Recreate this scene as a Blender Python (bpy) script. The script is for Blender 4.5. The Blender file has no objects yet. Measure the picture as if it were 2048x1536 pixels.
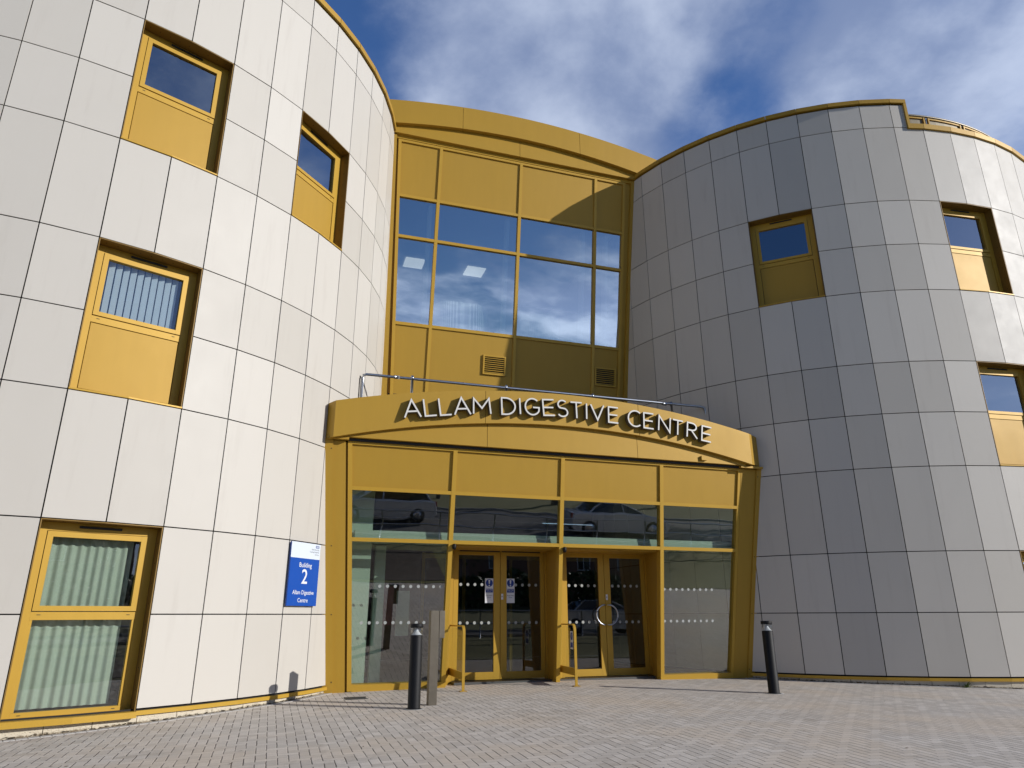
import bpy, math, random
from mathutils import Vector, Matrix
random.seed(7)
R_ = math.radians
scene = bpy.context.scene
col = scene.collection

# ------------------------------------------------------------------ camera
F_PX, PITCH, ROLL, CAM_H = 1390.95, 0.3220, -0.0036, 1.12
cam_d = bpy.data.cameras.new('camera'); cam = bpy.data.objects.new('camera', cam_d); col.objects.link(cam)
cam_d.sensor_fit = 'HORIZONTAL'; cam_d.sensor_width = 36.0; cam_d.lens = F_PX / 2048 * 36
cam_d.clip_start = 0.05; cam_d.clip_end = 3000
cam.rotation_euler = (Matrix.Rotation(math.pi/2 + PITCH, 3, 'X') @ Matrix.Rotation(ROLL, 3, 'Z')).to_euler()
cam.location = (0, 0, CAM_H)
scene.camera = cam

def ray(u, v):
    """direction of a viewed point (used only to choose where the clouds hang in the sky)"""
    a = (u-1024)/F_PX; b = (v-768)/F_PX
    cr, sr = math.cos(ROLL), math.sin(ROLL)
    X = a*cr + b*sr; Y = -a*sr + b*cr
    c, s = math.cos(PITCH), math.sin(PITCH)
    return Vector((X, c + Y*s, s - Y*c)).normalized()

# ------------------------------------------------------------------ light
SUN_AZ, SUN_EL = R_(-18.3), R_(21.0)      # direction towards the sun: right and behind the camera
sd = Vector((math.cos(SUN_AZ)*math.cos(SUN_EL), math.sin(SUN_AZ)*math.cos(SUN_EL), math.sin(SUN_EL)))
sun_d = bpy.data.lights.new('sun', 'SUN'); sun_d.energy = 4.2; sun_d.angle = R_(0.5); sun_d.color = (1.0, 0.965, 0.92)
sun = bpy.data.objects.new('sun', sun_d); col.objects.link(sun)
sun.rotation_euler = (-sd).to_track_quat('-Z', 'Y').to_euler(); sun.location = (30, -12, 20)

world = bpy.data.worlds.new('World'); scene.world = world; world.use_nodes = True
nt = world.node_tree; nt.nodes.clear()
class NB:
    def __init__(s, nt): s.nt = nt
    def n(s, typ, **kw):
        x = s.nt.nodes.new(typ)
        for k, v in kw.items():
            if k == 'ins':
                for a, b in v.items(): s.set(x.inputs[a], b)
            else: setattr(x, k, v)
        return x
    def set(s, sock, v):
        if hasattr(v, 'is_output') or isinstance(v, bpy.types.NodeSocket): s.nt.links.new(v, sock)
        else: sock.default_value = v
    def m(s, op, a, b=None, c=None, clamp=False):
        x = s.nt.nodes.new('ShaderNodeMath'); x.operation = op; x.use_clamp = clamp
        s.set(x.inputs[0], a)
        if b is not None: s.set(x.inputs[1], b)
        if c is not None: s.set(x.inputs[2], c)
        return x.outputs[0]
    def mix(s, f, a, b, blend='MIX'):
        x = s.nt.nodes.new('ShaderNodeMix'); x.data_type = 'RGBA'; x.blend_type = blend
        s.set(x.inputs[0], f); s.set(x.inputs[6], a); s.set(x.inputs[7], b)
        return x.outputs[2]
    def ramp(s, f, lo, hi):
        x = s.nt.nodes.new('ShaderNodeMapRange'); x.interpolation_type = 'SMOOTHSTEP'
        s.set(x.inputs[0], f); x.inputs[1].default_value = lo; x.inputs[2].default_value = hi
        return x.outputs[0]
    def noise(s, vec, scale, detail=4, rough=.5, dist=0):
        x = s.nt.nodes.new('ShaderNodeTexNoise')
        if vec is not None: s.set(x.inputs['Vector'], vec)
        x.inputs['Scale'].default_value = scale; x.inputs['Detail'].default_value = detail
        x.inputs['Roughness'].default_value = rough; x.inputs['Distortion'].default_value = dist
        return x.outputs['Fac']
b = NB(nt)
sky = b.n('ShaderNodeTexSky', sky_type='NISHITA', sun_disc=False, sun_elevation=SUN_EL, altitude=50,
          air_density=1.0, dust_density=0.3, ozone_density=3.0)
sky.sun_rotation = math.atan2(sd.x, sd.y)
tc = b.n('ShaderNodeTexCoord').outputs['Generated']
sep = b.n('ShaderNodeSeparateXYZ', ins={0: tc})
zz = b.m('ADD', b.m('MAXIMUM', sep.outputs[2], 0.0), 0.22)
cv = b.n('ShaderNodeCombineXYZ', ins={0: b.m('DIVIDE', sep.outputs[0], zz), 1: b.m('DIVIDE', sep.outputs[1], zz), 2: 0.37})
n1 = b.noise(cv.outputs[0], 1.7, 9, .54, .12)
n2 = b.noise(cv.outputs[0], 5.5, 6, .6, .1)
tot = b.m('ADD', b.m('ADD', .5, b.m('MULTIPLY', b.m('SUBTRACT', n1, .5), 1.2)), b.m('MULTIPLY', b.m('SUBTRACT', n2, .5), .24))
def blob(d, rad, amt, t):
    dp = b.n('ShaderNodeVectorMath', operation='DOT_PRODUCT', ins={0: tc, 1: tuple(d)})
    f = b.ramp(dp.outputs['Value'], math.cos(rad), 1.0)
    return b.m('ADD', t, b.m('MULTIPLY', f, amt))
for (u, v, rad, amt) in ((1150, 100, .30, .16), (1050, 210, .20, .08), (1960, 110, .28, .14), (1720, 170, .16, .05),
                         (1480, 60, .13, -.16), (1440, 260, .10, -.14), (740, 60, .17, -.17), (820, 170, .10, -.10), (1900, 30, .08, -.08)):
    tot = blob(ray(u, v), rad, amt, tot)
# behind the camera: a low bank of white cloud, clear and deep blue above it
bank = b.m('MULTIPLY', b.ramp(b.m('MULTIPLY', sep.outputs[1], -1.0), 0.1, 0.5), 1.0)
lo = b.m('SUBTRACT', 1.0, b.ramp(sep.outputs[2], 0.14, 0.34))
tot = b.m('ADD', tot, b.m('MULTIPLY', bank, b.m('SUBTRACT', b.m('MULTIPLY', lo, .30), .16)))
mask = b.ramp(tot, .41, .70)
shade = b.ramp(b.noise(cv.outputs[0], 3.1, 7, .55, .1), .36, .66)
ccol = b.mix(shade, (2.1, 2.7, 4.3, 1), (5.4, 6.1, 7.6, 1))
hs0 = b.n('ShaderNodeHueSaturation', ins={'Saturation': 1.10, 'Value': 1.0, 'Color': sky.outputs[0]})
hs = b.n('ShaderNodeMix', data_type='RGBA', blend_type='MULTIPLY'); hs.inputs[0].default_value = 1.0
b.set(hs.inputs[6], hs0.outputs[0]); hs.inputs[7].default_value = (1.02, 1.12, 1.42, 1)
dsun = b.n('ShaderNodeVectorMath', operation='DOT_PRODUCT', ins={0: tc, 1: tuple(sd)})
glow = b.m('ADD', 1.0, b.m('MULTIPLY', b.m('POWER', b.m('MAXIMUM', dsun.outputs['Value'], 0.0), 5.0), 1.2))   # cloud near the sun is brighter
glow = b.m('ADD', glow, b.m('MULTIPLY', b.m('MULTIPLY', bank, lo), 2.6))
front = b.ramp(sep.outputs[1], 0.0, 0.5)          # added boost: sky in view made brighter, clouds and blue, with little fill on the walls
glow = b.m('ADD', glow, b.m('MULTIPLY', front, .95))
hs2 = b.n('ShaderNodeVectorMath', operation='SCALE', ins={0: hs.outputs[2]}); b.set(hs2.inputs['Scale'], b.m('ADD', 1.0, b.m('MULTIPLY', front, .75)))
cs = b.n('ShaderNodeVectorMath', operation='SCALE', ins={0: ccol}); b.set(cs.inputs['Scale'], glow); ccol = cs.outputs[0]
skyc = b.mix(b.m('MULTIPLY', mask, .80), hs2.outputs[0], ccol)
bg = b.n('ShaderNodeBackground', ins={0: skyc, 1: 0.060})
wo = b.n('ShaderNodeOutputWorld', ins={0: bg.outputs[0]})

scene.view_settings.view_transform = 'Standard'; scene.view_settings.look = 'None'
scene.view_settings.exposure = 0.0; scene.view_settings.gamma = 1.0
try:
    scene.cycles.caustics_reflective = False; scene.cycles.caustics_refractive = False
    scene.cycles.max_bounces = 8; scene.cycles.transparent_max_bounces = 16
except Exception: pass

# ------------------------------------------------------------------ materials
def mat(name):
    m = bpy.data.materials.new(name); m.use_nodes = True
    nb = NB(m.node_tree); p = m.node_tree.nodes['Principled BSDF']
    return m, nb, p
def simple(name, c, rough=.5, metal=0.0, var=0.0, vscale=6.0, bump=0.0, bscale=80.0, spec=.5, emit=None, coat=0):
    m, nb, p = mat(name)
    base = (*c, 1)
    obj = nb.n('ShaderNodeTexCoord').outputs['Object']
    if var:
        f = nb.noise(obj, vscale, 5, .6)
        base = nb.mix(f, tuple(x*(1-var) for x in c)+(1,), tuple(min(1, x*(1+var)) for x in c)+(1,))
    nb.set(p.inputs['Base Color'], base)
    p.inputs['Roughness'].default_value = rough; p.inputs['Metallic'].default_value = metal
    p.inputs['Specular IOR Level'].default_value = spec
    if coat: p.inputs['Coat Weight'].default_value = coat
    if bump:
        bn = nb.n('ShaderNodeBump', ins={'Strength': bump, 'Distance': .01, 'Height': nb.noise(obj, bscale, 3, .6)})
        nb.set(p.inputs['Normal'], bn.outputs[0])
    if emit:
        nb.set(p.inputs['Emission Color'], (*emit[0], 1)); p.inputs['Emission Strength'].default_value = emit[1]
    return m
def gold_mat(name, c, rough):
    m, nb, p = mat(name)
    obj = nb.n('ShaderNodeTexCoord').outputs['Object']
    mp = nb.n('ShaderNodeMapping', ins={'Vector': obj, 'Scale': (1.0, 1.0, .12)})
    f = nb.noise(mp.outputs[0], 7.0, 5, .6)          # faint rain streaks
    g = nb.noise(obj, 1.3, 4, .55)
    base = nb.mix(f, tuple(x*.93 for x in c)+(1,), tuple(x*1.05 for x in c)+(1,))
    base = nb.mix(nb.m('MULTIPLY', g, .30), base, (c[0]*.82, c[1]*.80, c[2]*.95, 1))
    sp = nb.ramp(nb.noise(obj, 26, 8, .8), .70, .80)
    base = nb.mix(nb.m('MULTIPLY', sp, .22), base, (c[0]*1.2, c[1]*1.35, c[2]*3, 1))
    nb.set(p.inputs['Base Color'], base)
    nb.set(p.inputs['Roughness'], nb.m('ADD', rough-.06, nb.m('MULTIPLY', g, .14)))
    p.inputs['Specular IOR Level'].default_value = .3; p.inputs['Metallic'].default_value = .12
    fine = nb.noise(obj, 240, 2, .6)
    wav = nb.noise(obj, 1.6, 2, .5)
    bn = nb.n('ShaderNodeBump', ins={'Strength': .35, 'Distance': .02, 'Height': nb.m('ADD', nb.m('MULTIPLY', wav, .5), nb.m('MULTIPLY', fine, .012))})
    nb.set(p.inputs['Normal'], bn.outputs[0])
    return m
M = {}
M['gold'] = gold_mat('gold_powder_coat', (.430, .256, .031), .46)
M['liner'] = gold_mat('shaded_gold_liner', (.21, .125, .026), .5)  # darker gold: shade on reveal tops and sides is put into the colour
M['gold_frame'] = gold_mat('gold_frame_coat', (.505, .305, .038), .42)
def panel_mat():
    m, nb, p = mat('cladding_panel')
    obj = nb.n('ShaderNodeTexCoord').outputs['Object']
    isl = nb.n('ShaderNodeNewGeometry').outputs['Random Per Island']
    c1 = nb.mix(isl, (.505, .474, .418, 1), (.590, .558, .500, 1))
    mp = nb.n('ShaderNodeMapping', ins={'Vector': obj, 'Scale': (1.0, 1.0, .10)})
    st = nb.ramp(nb.noise(mp.outputs[0], 5.0, 6, .65), .52, .82)     # rain-run marks
    bl = nb.noise(obj, 2.6, 6, .62)
    fine = nb.noise(obj, 160, 2, .6)
    c2 = nb.mix(nb.m('MULTIPLY', st, .30), c1, (.38, .34, .29, 1))
    c2 = nb.mix(nb.m('MULTIPLY', bl, .14), c2, (.62, .60, .56, 1))
    c2 = nb.mix(nb.m('MULTIPLY', fine, .10), c2, (.40, .38, .35, 1))
    # a few scratches left by cleaning
    mp2 = nb.n('ShaderNodeMapping', ins={'Vector': obj, 'Scale': (.5, .5, 6.0), 'Rotation': (.3, .2, .4)})
    sc = nb.ramp(nb.noise(mp2.outputs[0], 2.2, 8, .75), .70, .80)
    c2 = nb.mix(nb.m('MULTIPLY', sc, .10), c2, (.36, .34, .31, 1))
    nb.set(p.inputs['Base Color'], c2)
    nb.set(p.inputs['Roughness'], nb.m('ADD', .42, nb.m('MULTIPLY', bl, .24)))
    p.inputs['Specular IOR Level'].default_value = .30
    bn = nb.n('ShaderNodeBump', ins={'Strength': .25, 'Distance': .01, 'Height': nb.m('ADD', nb.m('MULTIPLY', nb.noise(obj, 1.2, 2, .5), .6), nb.m('MULTIPLY', fine, .03))})
    nb.set(p.inputs['Normal'], bn.outputs[0])
    return m
M['panel'] = panel_mat()
M['joint'] = simple('joint_backing', (.012, .011, .010), .8)
M['dark'] = simple('dark_gasket', (.010, .010, .010), .6)
M['grey_jamb'] = simple('grey_jamb', (.10, .095, .075), .5)
M['black'] = simple('black_paint', (.0065, .0065, .007), .55, bump=.15, bscale=300, spec=.25)
M['steel'] = simple('brushed_steel', (.17, .15, .12), .45, 1.0, .22, 9, .2, 120)
M['galv'] = simple('galvanised_steel', (.42, .45, .50), .34, 1.0, .22, 14)
M['white'] = simple('white_paint', (.72, .73, .75), .4)
M['letter'] = simple('letter_face', (.70, .68, .63), .35)
M['letter_side'] = simple('letter_return', (.10, .085, .06), .5)
M['sign_white'] = simple('sign_white', (.66, .72, .78), .3)
M['sign_blue'] = simple('sign_blue', (.010, .075, .38), .3)
M['blue'] = simple('sticker_blue', (.008, .04, .26), .4)
M['ink'] = simple('printed_ink', (.08, .09, .11), .5)
M['int_white'] = simple('interior_white', (.62, .66, .60), .6, var=.05)
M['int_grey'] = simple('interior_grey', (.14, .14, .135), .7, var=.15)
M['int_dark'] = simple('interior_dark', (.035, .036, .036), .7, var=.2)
M['ceil'] = simple('ceiling_tile', (.42, .43, .42), .8)
M['floor_in'] = simple('interior_floor', (.10, .095, .09), .35, var=.1)
M['blind'] = simple('blind_fabric', (.80, .84, .82), .8, var=.05)
M['curtain'] = simple('curtain_fabric', (.42, .45, .40), .85, var=.06)
M['maroon'] = simple('maroon_board', (.16, .03, .05), .5)
M['lamp'] = simple('light_panel', (.8, .8, .75), .5, emit=((1, .97, .85), .95))
M['rubber'] = simple('tyre_rubber', (.012, .012, .012), .7)
M['carpaint_w'] = simple('car_paint_silver', (.55, .57, .60), .25, .2, coat=1)
M['carpaint_d'] = simple('car_paint_dark', (.02, .022, .03), .2, .2, coat=1)
M['carglass'] = simple('car_glass', (.01, .012, .014), .05, spec=.8)
M['rim'] = simple('alloy_rim', (.45, .45, .46), .3, .9)
M['redlamp'] = simple('tail_lamp', (.35, .01, .01), .2)
M['headlamp'] = simple('head_lamp', (.7, .72, .75), .15)
M['bark'] = simple('tree_bark', (.075, .058, .042), .85, var=.3, vscale=9, bump=.6, bscale=30)
M['leaf'] = simple('tree_leaves', (.055, .085, .022), .6, var=.45, vscale=2)
M['weedleaf'] = simple('weed_leaf', (.12, .17, .03), .5, var=.4, vscale=20)
M['brick'] = simple('far_brick', (.22, .12, .085), .8, var=.2, vscale=4)
M['rooftile'] = simple('roof_felt', (.10, .10, .10), .8)
M['grate'] = simple('cast_iron', (.10, .10, .095), .6, .5)

M['dot'] = simple('frosted_dot', (.36, .38, .36), .7)
def glass_mat(name, tint, refl0, rough=.0, ripple=.0, dirt=.0, rtint=(1, 1, 1)):
    """one-sheet window glass: tinted see-through body plus a Fresnel mirror coat"""
    m = bpy.data.materials.new(name); m.use_nodes = True
    nb = NB(m.node_tree); m.node_tree.nodes.clear()
    obj = nb.n('ShaderNodeTexCoord').outputs['Object']
    tr = nb.n('ShaderNodeBsdfTransparent', ins={0: (*[x**.5 for x in tint], 1)})
    gl = nb.n('ShaderNodeBsdfGlossy', ins={'Color': (*rtint, 1), 'Roughness': rough})
    fr = nb.n('ShaderNodeFresnel', ins={0: 1.5})
    if ripple:
        w = nb.noise(obj, .9, 2, .5)
        bn = nb.n('ShaderNodeBump', ins={'Strength': ripple, 'Distance': .05, 'Height': w})
        nb.set(gl.inputs['Normal'], bn.outputs[0])
    bf = nb.n('ShaderNodeNewGeometry').outputs['Backfacing']
    f = nb.m('MULTIPLY', nb.m('ADD', refl0, fr.outputs[0], clamp=True), nb.m('SUBTRACT', 1.0, bf))
    mx = nb.n('ShaderNodeMixShader', ins={0: f, 1: tr.outputs[0], 2: gl.outputs[0]})
    out = mx.outputs[0]
    if dirt:
        df = nb.n('ShaderNodeBsdfDiffuse', ins={0: (.5, .5, .48, 1)})
        d = nb.m('MULTIPLY', nb.ramp(nb.noise(obj, 14, 8, .7), .45, .8), dirt)
        mx2 = nb.n('ShaderNodeMixShader', ins={0: d, 1: out, 2: df.outputs[0]}); out = mx2.outputs[0]
    nb.n('ShaderNodeOutputMaterial', ins={0: out})
    return m
M['glass_low'] = glass_mat('entrance_glass', (.66, .78, .70), .20, ripple=.06, dirt=.02)
M['glass_up'] = glass_mat('upper_glass', (.62, .70, .72), .47, ripple=.035, dirt=.015, rtint=(.86, .94, 1))
M['glass_blind'] = glass_mat('blind_window_glass', (.80, .88, .92), .16, ripple=.03, dirt=.03, rtint=(.84, .92, 1))
M['glass_win'] = glass_mat('window_glass', (.60, .68, .70), .36, ripple=.03, dirt=.02, rtint=(.84, .92, 1))
M['glass_gf'] = glass_mat('ground_floor_window_glass', (.78, .86, .80), .08, ripple=.03, dirt=.05)
M['glass_door'] = glass_mat('door_glass', (.30, .33, .32), .08, ripple=.02)
M['glass_clear'] = glass_mat('clear_glass', (.90, .92, .91), .03)

YAW = .3197
def paving_mat():
    m, nb, p = mat('block_paving')
    tc = nb.n('ShaderNodeTexCoord').outputs['Object']
    mp = nb.n('ShaderNodeMapping', ins={'Vector': tc, 'Rotation': (0, 0, -YAW), 'Scale': (1/.092, 1/.092, 1)})
    wob = nb.n('ShaderNodeTexNoise', ins={'Vector': tc, 'Scale': 9.0, 'Detail': 2.0})
    off = nb.n('ShaderNodeVectorMath', operation='MULTIPLY_ADD', ins={0: wob.outputs['Color'], 1: (.16, .16, 0), 2: mp.outputs[0]})
    s = nb.n('ShaderNodeSeparateXYZ', ins={0: off.outputs[0]})
    x, y = s.outputs[0], s.outputs[1]
    i, j = nb.m('FLOOR', x), nb.m('FLOOR', y)
    fx, fy = nb.m('SUBTRACT', x, i), nb.m('SUBTRACT', y, j)
    k = nb.m('FLOORED_MODULO', nb.m('ADD', nb.m('SUBTRACT', i, j), .5), 4.0)
    k = nb.m('FLOOR', k)
    def is_(v): return nb.m('COMPARE', k, float(v), .1)
    k0, k1, k2, k3 = is_(0), is_(1), is_(2), is_(3)
    ix, iy = nb.m('SUBTRACT', 1.0, fx), nb.m('SUBTRACT', 1.0, fy)
    # distance to the joints that exist; joints across the sun have their shade painted in as heavier colour
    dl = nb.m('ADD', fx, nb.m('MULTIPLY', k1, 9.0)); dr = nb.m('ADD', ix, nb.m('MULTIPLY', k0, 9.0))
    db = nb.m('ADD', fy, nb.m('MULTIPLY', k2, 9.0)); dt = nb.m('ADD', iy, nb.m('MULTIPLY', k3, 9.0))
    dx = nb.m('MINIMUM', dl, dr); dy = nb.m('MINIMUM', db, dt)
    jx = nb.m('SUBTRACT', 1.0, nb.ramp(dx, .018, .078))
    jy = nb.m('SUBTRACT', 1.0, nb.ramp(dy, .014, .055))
    idx = nb.m('SUBTRACT', i, k1); idy = nb.m('SUBTRACT', j, k2)
    wn = nb.n('ShaderNodeTexWhiteNoise', noise_dimensions='2D', ins={'Vector': nb.n('ShaderNodeCombineXYZ', ins={0: idx, 1: idy}).outputs[0]})
    grain = nb.noise(tc, 170, 3, .7); patch = nb.noise(tc, .55, 5, .6); mid = nb.noise(tc, 5, 5, .65)
    c = nb.mix(wn.outputs[0], (.50, .455, .395, 1), (.66, .608, .540, 1))
    c = nb.mix(nb.m('MULTIPLY', nb.ramp(grain, .42, .68), .55), c, (.27, .25, .235, 1))
    c = nb.mix(nb.m('MULTIPLY', nb.ramp(grain, .56, .75), .35), c, (.74, .71, .68, 1))
    c = nb.mix(nb.m('MULTIPLY', nb.ramp(patch, .42, .66), .60), c, (.60, .50, .385, 1))
    c = nb.mix(nb.m('MULTIPLY', nb.ramp(mid, .55, .8), .35), c, (.34, .30, .27, 1))
    gap = nb.ramp(nb.noise(tc, 2.3, 4, .7), .30, .62)
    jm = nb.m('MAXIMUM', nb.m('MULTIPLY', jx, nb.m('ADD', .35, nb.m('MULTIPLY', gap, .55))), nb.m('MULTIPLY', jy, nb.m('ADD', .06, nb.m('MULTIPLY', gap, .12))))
    vo = nb.n('ShaderNodeTexVoronoi', ins={'Vector': tc, 'Scale': 1.6, 'Randomness': 1.0})
    gum = nb.m('MULTIPLY', nb.m('LESS_THAN', vo.outputs['Distance'], .035), .55)
    c = nb.mix(gum, c, (.20, .18, .16, 1))
    wet = nb.ramp(nb.noise(tc, .9, 6, .72, .8), .56, .66)
    c = nb.mix(nb.m('MULTIPLY', wet, .38), c, (.32, .27, .21, 1))
    c = nb.mix(jm, c, (.045, .038, .032, 1))
    nb.set(p.inputs['Base Color'], c)
    p.inputs['Roughness'].default_value = .85; p.inputs['Specular IOR Level'].default_value = .3
    h = nb.m('SUBTRACT', nb.m('ADD', nb.m('MULTIPLY', grain, .10), nb.m('MULTIPLY', wn.outputs[0], .15)), nb.m('MAXIMUM', jx, jy))
    bn = nb.n('ShaderNodeBump', ins={'Strength': .7, 'Distance': .006, 'Height': h})
    nb.set(p.inputs['Normal'], bn.outputs[0])
    return m
M['paving'] = paving_mat()
M['kerb_block'] = simple('edge_block', (.50, .485, .46), .85, var=.2, vscale=20, bump=.4, bscale=150)
def plinth_mat():
    m, nb, p = mat('plinth_block')
    tc = nb.n('ShaderNodeTexCoord').outputs['Object']
    z = nb.n('ShaderNodeSeparateXYZ', ins={0: tc}).outputs[2]
    pit = nb.ramp(nb.noise(tc, 85, 4, .7), .55, .72)
    c = nb.mix(nb.m('MULTIPLY', pit, .6), (.66, .59, .46, 1), (.30, .23, .15, 1))
    c = nb.mix(nb.m('MULTIPLY', nb.noise(tc, 4, 4, .6), .35), c, (.42, .37, .28, 1))
    # moss and soil splashed up the foot of the blocks, ragged upper edge
    sx = nb.n('ShaderNodeSeparateXYZ', ins={0: tc})
    dd = nb.m('SQRT', nb.m('ADD', nb.m('MULTIPLY', sx.outputs[0], sx.outputs[0]), nb.m('MULTIPLY', sx.outputs[1], sx.outputs[1])))
    hgt = nb.m('ADD', z, nb.m('ADD', nb.m('MULTIPLY', nb.m('MINIMUM', dd, 6.0), .0135), nb.m('MULTIPLY', nb.m('MAXIMUM', nb.m('SUBTRACT', dd, 6.0), 0.0), .029)))
    e = nb.m('ADD', hgt, nb.m('MULTIPLY', nb.noise(tc, 22, 6, .75), -.12))
    e = nb.m('ADD', e, nb.m('MULTIPLY', nb.noise(tc, 2.3, 3, .6), -.08))
    c = nb.mix(nb.m('MULTIPLY', nb.m('SUBTRACT', 1.0, nb.ramp(e, -.100, -.070)), .9), c, (.135, .095, .05, 1))
    nb.set(p.inputs['Base Color'], c); p.inputs['Roughness'].default_value = .9
    bn = nb.n('ShaderNodeBump', ins={'Strength': .8, 'Distance': .006, 'Height': nb.m('SUBTRACT', 1.0, pit)})
    nb.set(p.inputs['Normal'], bn.outputs[0]); return m
M['plinth'] = plinth_mat()
def grass_mat():
    m, nb, p = mat('rough_grass')
    tc = nb.n('ShaderNodeTexCoord').outputs['Object']
    c = nb.mix(nb.noise(tc, 1.4, 7, .7), (.12, .14, .04, 1), (.34, .30, .12, 1))
    c = nb.mix(nb.ramp(nb.noise(tc, 40, 4, .7), .4, .7), c, (.045, .05, .015, 1))
    nb.set(p.inputs['Base Color'], c); p.inputs['Roughness'].default_value = .95; return m
M['grass'] = grass_mat()
M['soil'] = simple('planting_soil', (.065, .045, .03), .95, var=.5, vscale=7, bump=.8, bscale=14)
M['asphalt'] = simple('asphalt', (.07, .07, .072), .9, var=.2, vscale=30, bump=.3, bscale=200)
M['concrete'] = simple('kerb_concrete', (.32, .31, .29), .9, var=.15, vscale=10)

# ------------------------------------------------------------------ object helpers
def tag(o, label=None, cat=None, group=None, kind=None):
    if label: o['label'] = label
    if cat: o['category'] = cat
    if group: o['group'] = group
    if kind: o['kind'] = kind
    return o
def empty(name, loc, label=None, cat=None, group=None):
    o = bpy.data.objects.new(name, None); col.objects.link(o); o.location = loc; o.empty_display_size = .2
    return tag(o, label, cat, group)
def wloc(o):
    v = Vector((0, 0, 0))
    while o: v = v + o.location; o = o.parent
    return v
class MB:
    def __init__(s): s.v = []; s.f = []; s.mi = []; s.sm = []
    def face(s, pts, mi=0, sm=False):
        n = len(s.v); s.v += [Vector(p) for p in pts]; s.f.append(tuple(range(n, n+len(pts)))); s.mi.append(mi); s.sm.append(sm)
    def hexa(s, p, mi=0):
        """p: 8 points, bottom ring 0-3 then top ring 4-7"""
        n = len(s.v); s.v += [Vector(q) for q in p]
        for f in ((0, 3, 2, 1), (4, 5, 6, 7), (0, 1, 5, 4), (1, 2, 6, 5), (2, 3, 7, 6), (3, 0, 4, 7)):
            s.f.append(tuple(n+i for i in f)); s.mi.append(mi); s.sm.append(False)
    def box(s, fr, a0, a1, b0, b1, c0, c1, mi=0):
        """fr(a,b,c)->world; a across, b up, c outward"""
        s.hexa([fr(a0, b0, c1), fr(a1, b0, c1), fr(a1, b0, c0), fr(a0, b0, c0), fr(a0, b1, c1), fr(a1, b1, c1), fr(a1, b1, c0), fr(a0, b1, c0)], mi)
    def prism(s, poly, fr, c0, c1, mi=0, mi_side=None):
        """extrude polygon (a,b) between c0 and c1 (front)"""
        if mi_side is None: mi_side = mi
        n = len(poly)
        s.face([fr(a, b_, c1) for a, b_ in poly], mi); s.face([fr(a, b_, c0) for a, b_ in reversed(poly)], mi_side)
        for i in range(n):
            a, b_ = poly[i]; c, d = poly[(i+1) % n]
            s.face([fr(a, b_, c0), fr(c, d, c0), fr(c, d, c1), fr(a, b_, c1)], mi_side)
    def lathe(s, prof, base, seg=32, mi=0, axis=None):
        base = Vector(base); n0 = len(s.v)
        for r, z in prof:
            for k in range(seg):
                a = 2*math.pi*k/seg
                q = Vector((r*math.cos(a), r*math.sin(a), z))
                if axis is not None: q = axis @ q
                s.v.append(base + q)
        for i in range(len(prof)-1):
            for k in range(seg):
                k2 = (k+1) % seg
                s.f.append((n0+i*seg+k, n0+i*seg+k2, n0+(i+1)*seg+k2, n0+(i+1)*seg+k)); s.mi.append(mi); s.sm.append(True)
        s.f.append(tuple(n0+(len(prof)-1)*seg+k for k in range(seg))); s.mi.append(mi); s.sm.append(False)
        s.f.append(tuple(n0+k for k in reversed(range(seg)))); s.mi.append(mi); s.sm.append(False)
    def tube(s, pts, r, seg=10, mi=0, r1=None):
        pts = [Vector(p) for p in pts]; n0 = len(s.v); n = len(pts)
        up = Vector((0, 0, 1))
        for i, p in enumerate(pts):
            d = (pts[min(i+1, n-1)] - pts[max(i-1, 0)]).normalized()
            a = d.cross(up) if abs(d.z) < .95 else d.cross(Vector((1, 0, 0)))
            a.normalize(); c = d.cross(a)
            rr = r if r1 is None else r + (r1-r)*i/(n-1)
            for k in range(seg):
                t = 2*math.pi*k/seg; s.v.append(p + a*(rr*math.cos(t)) + c*(rr*math.sin(t)))
        for i in range(n-1):
            for k in range(seg):
                k2 = (k+1) % seg
                s.f.append((n0+i*seg+k, n0+i*seg+k2, n0+(i+1)*seg+k2, n0+(i+1)*seg+k)); s.mi.append(mi); s.sm.append(True)
        s.f.append(tuple(n0+k for k in range(seg))); s.mi.append(mi); s.sm.append(False)
        s.f.append(tuple(n0+(n-1)*seg+k for k in reversed(range(seg)))); s.mi.append(mi); s.sm.append(False)
    def build(s, name, m, parent=None, bevel=0.0, **tags):
        me = bpy.data.meshes.new(name); off = wloc(parent) if parent else Vector((0, 0, 0))
        org = Vector((0, 0, 0))
        me.from_pydata([tuple(v-off-org) for v in s.v], [], s.f)
        ms = m if isinstance(m, (list, tuple)) else [m]
        for q in ms: me.materials.append(q)
        for p, mi, sm in zip(me.polygons, s.mi, s.sm): p.material_index = mi; p.use_smooth = sm
        me.update(); me.validate()
        o = bpy.data.objects.new(name, me); col.objects.link(o); o.parent = parent
        if bevel:
            bv = o.modifiers.new('bevel', 'BEVEL'); bv.width = bevel; bv.segments = 2; bv.limit_method = 'ANGLE'; bv.angle_limit = R_(40)
        tag(o, **tags)
        return o

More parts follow.
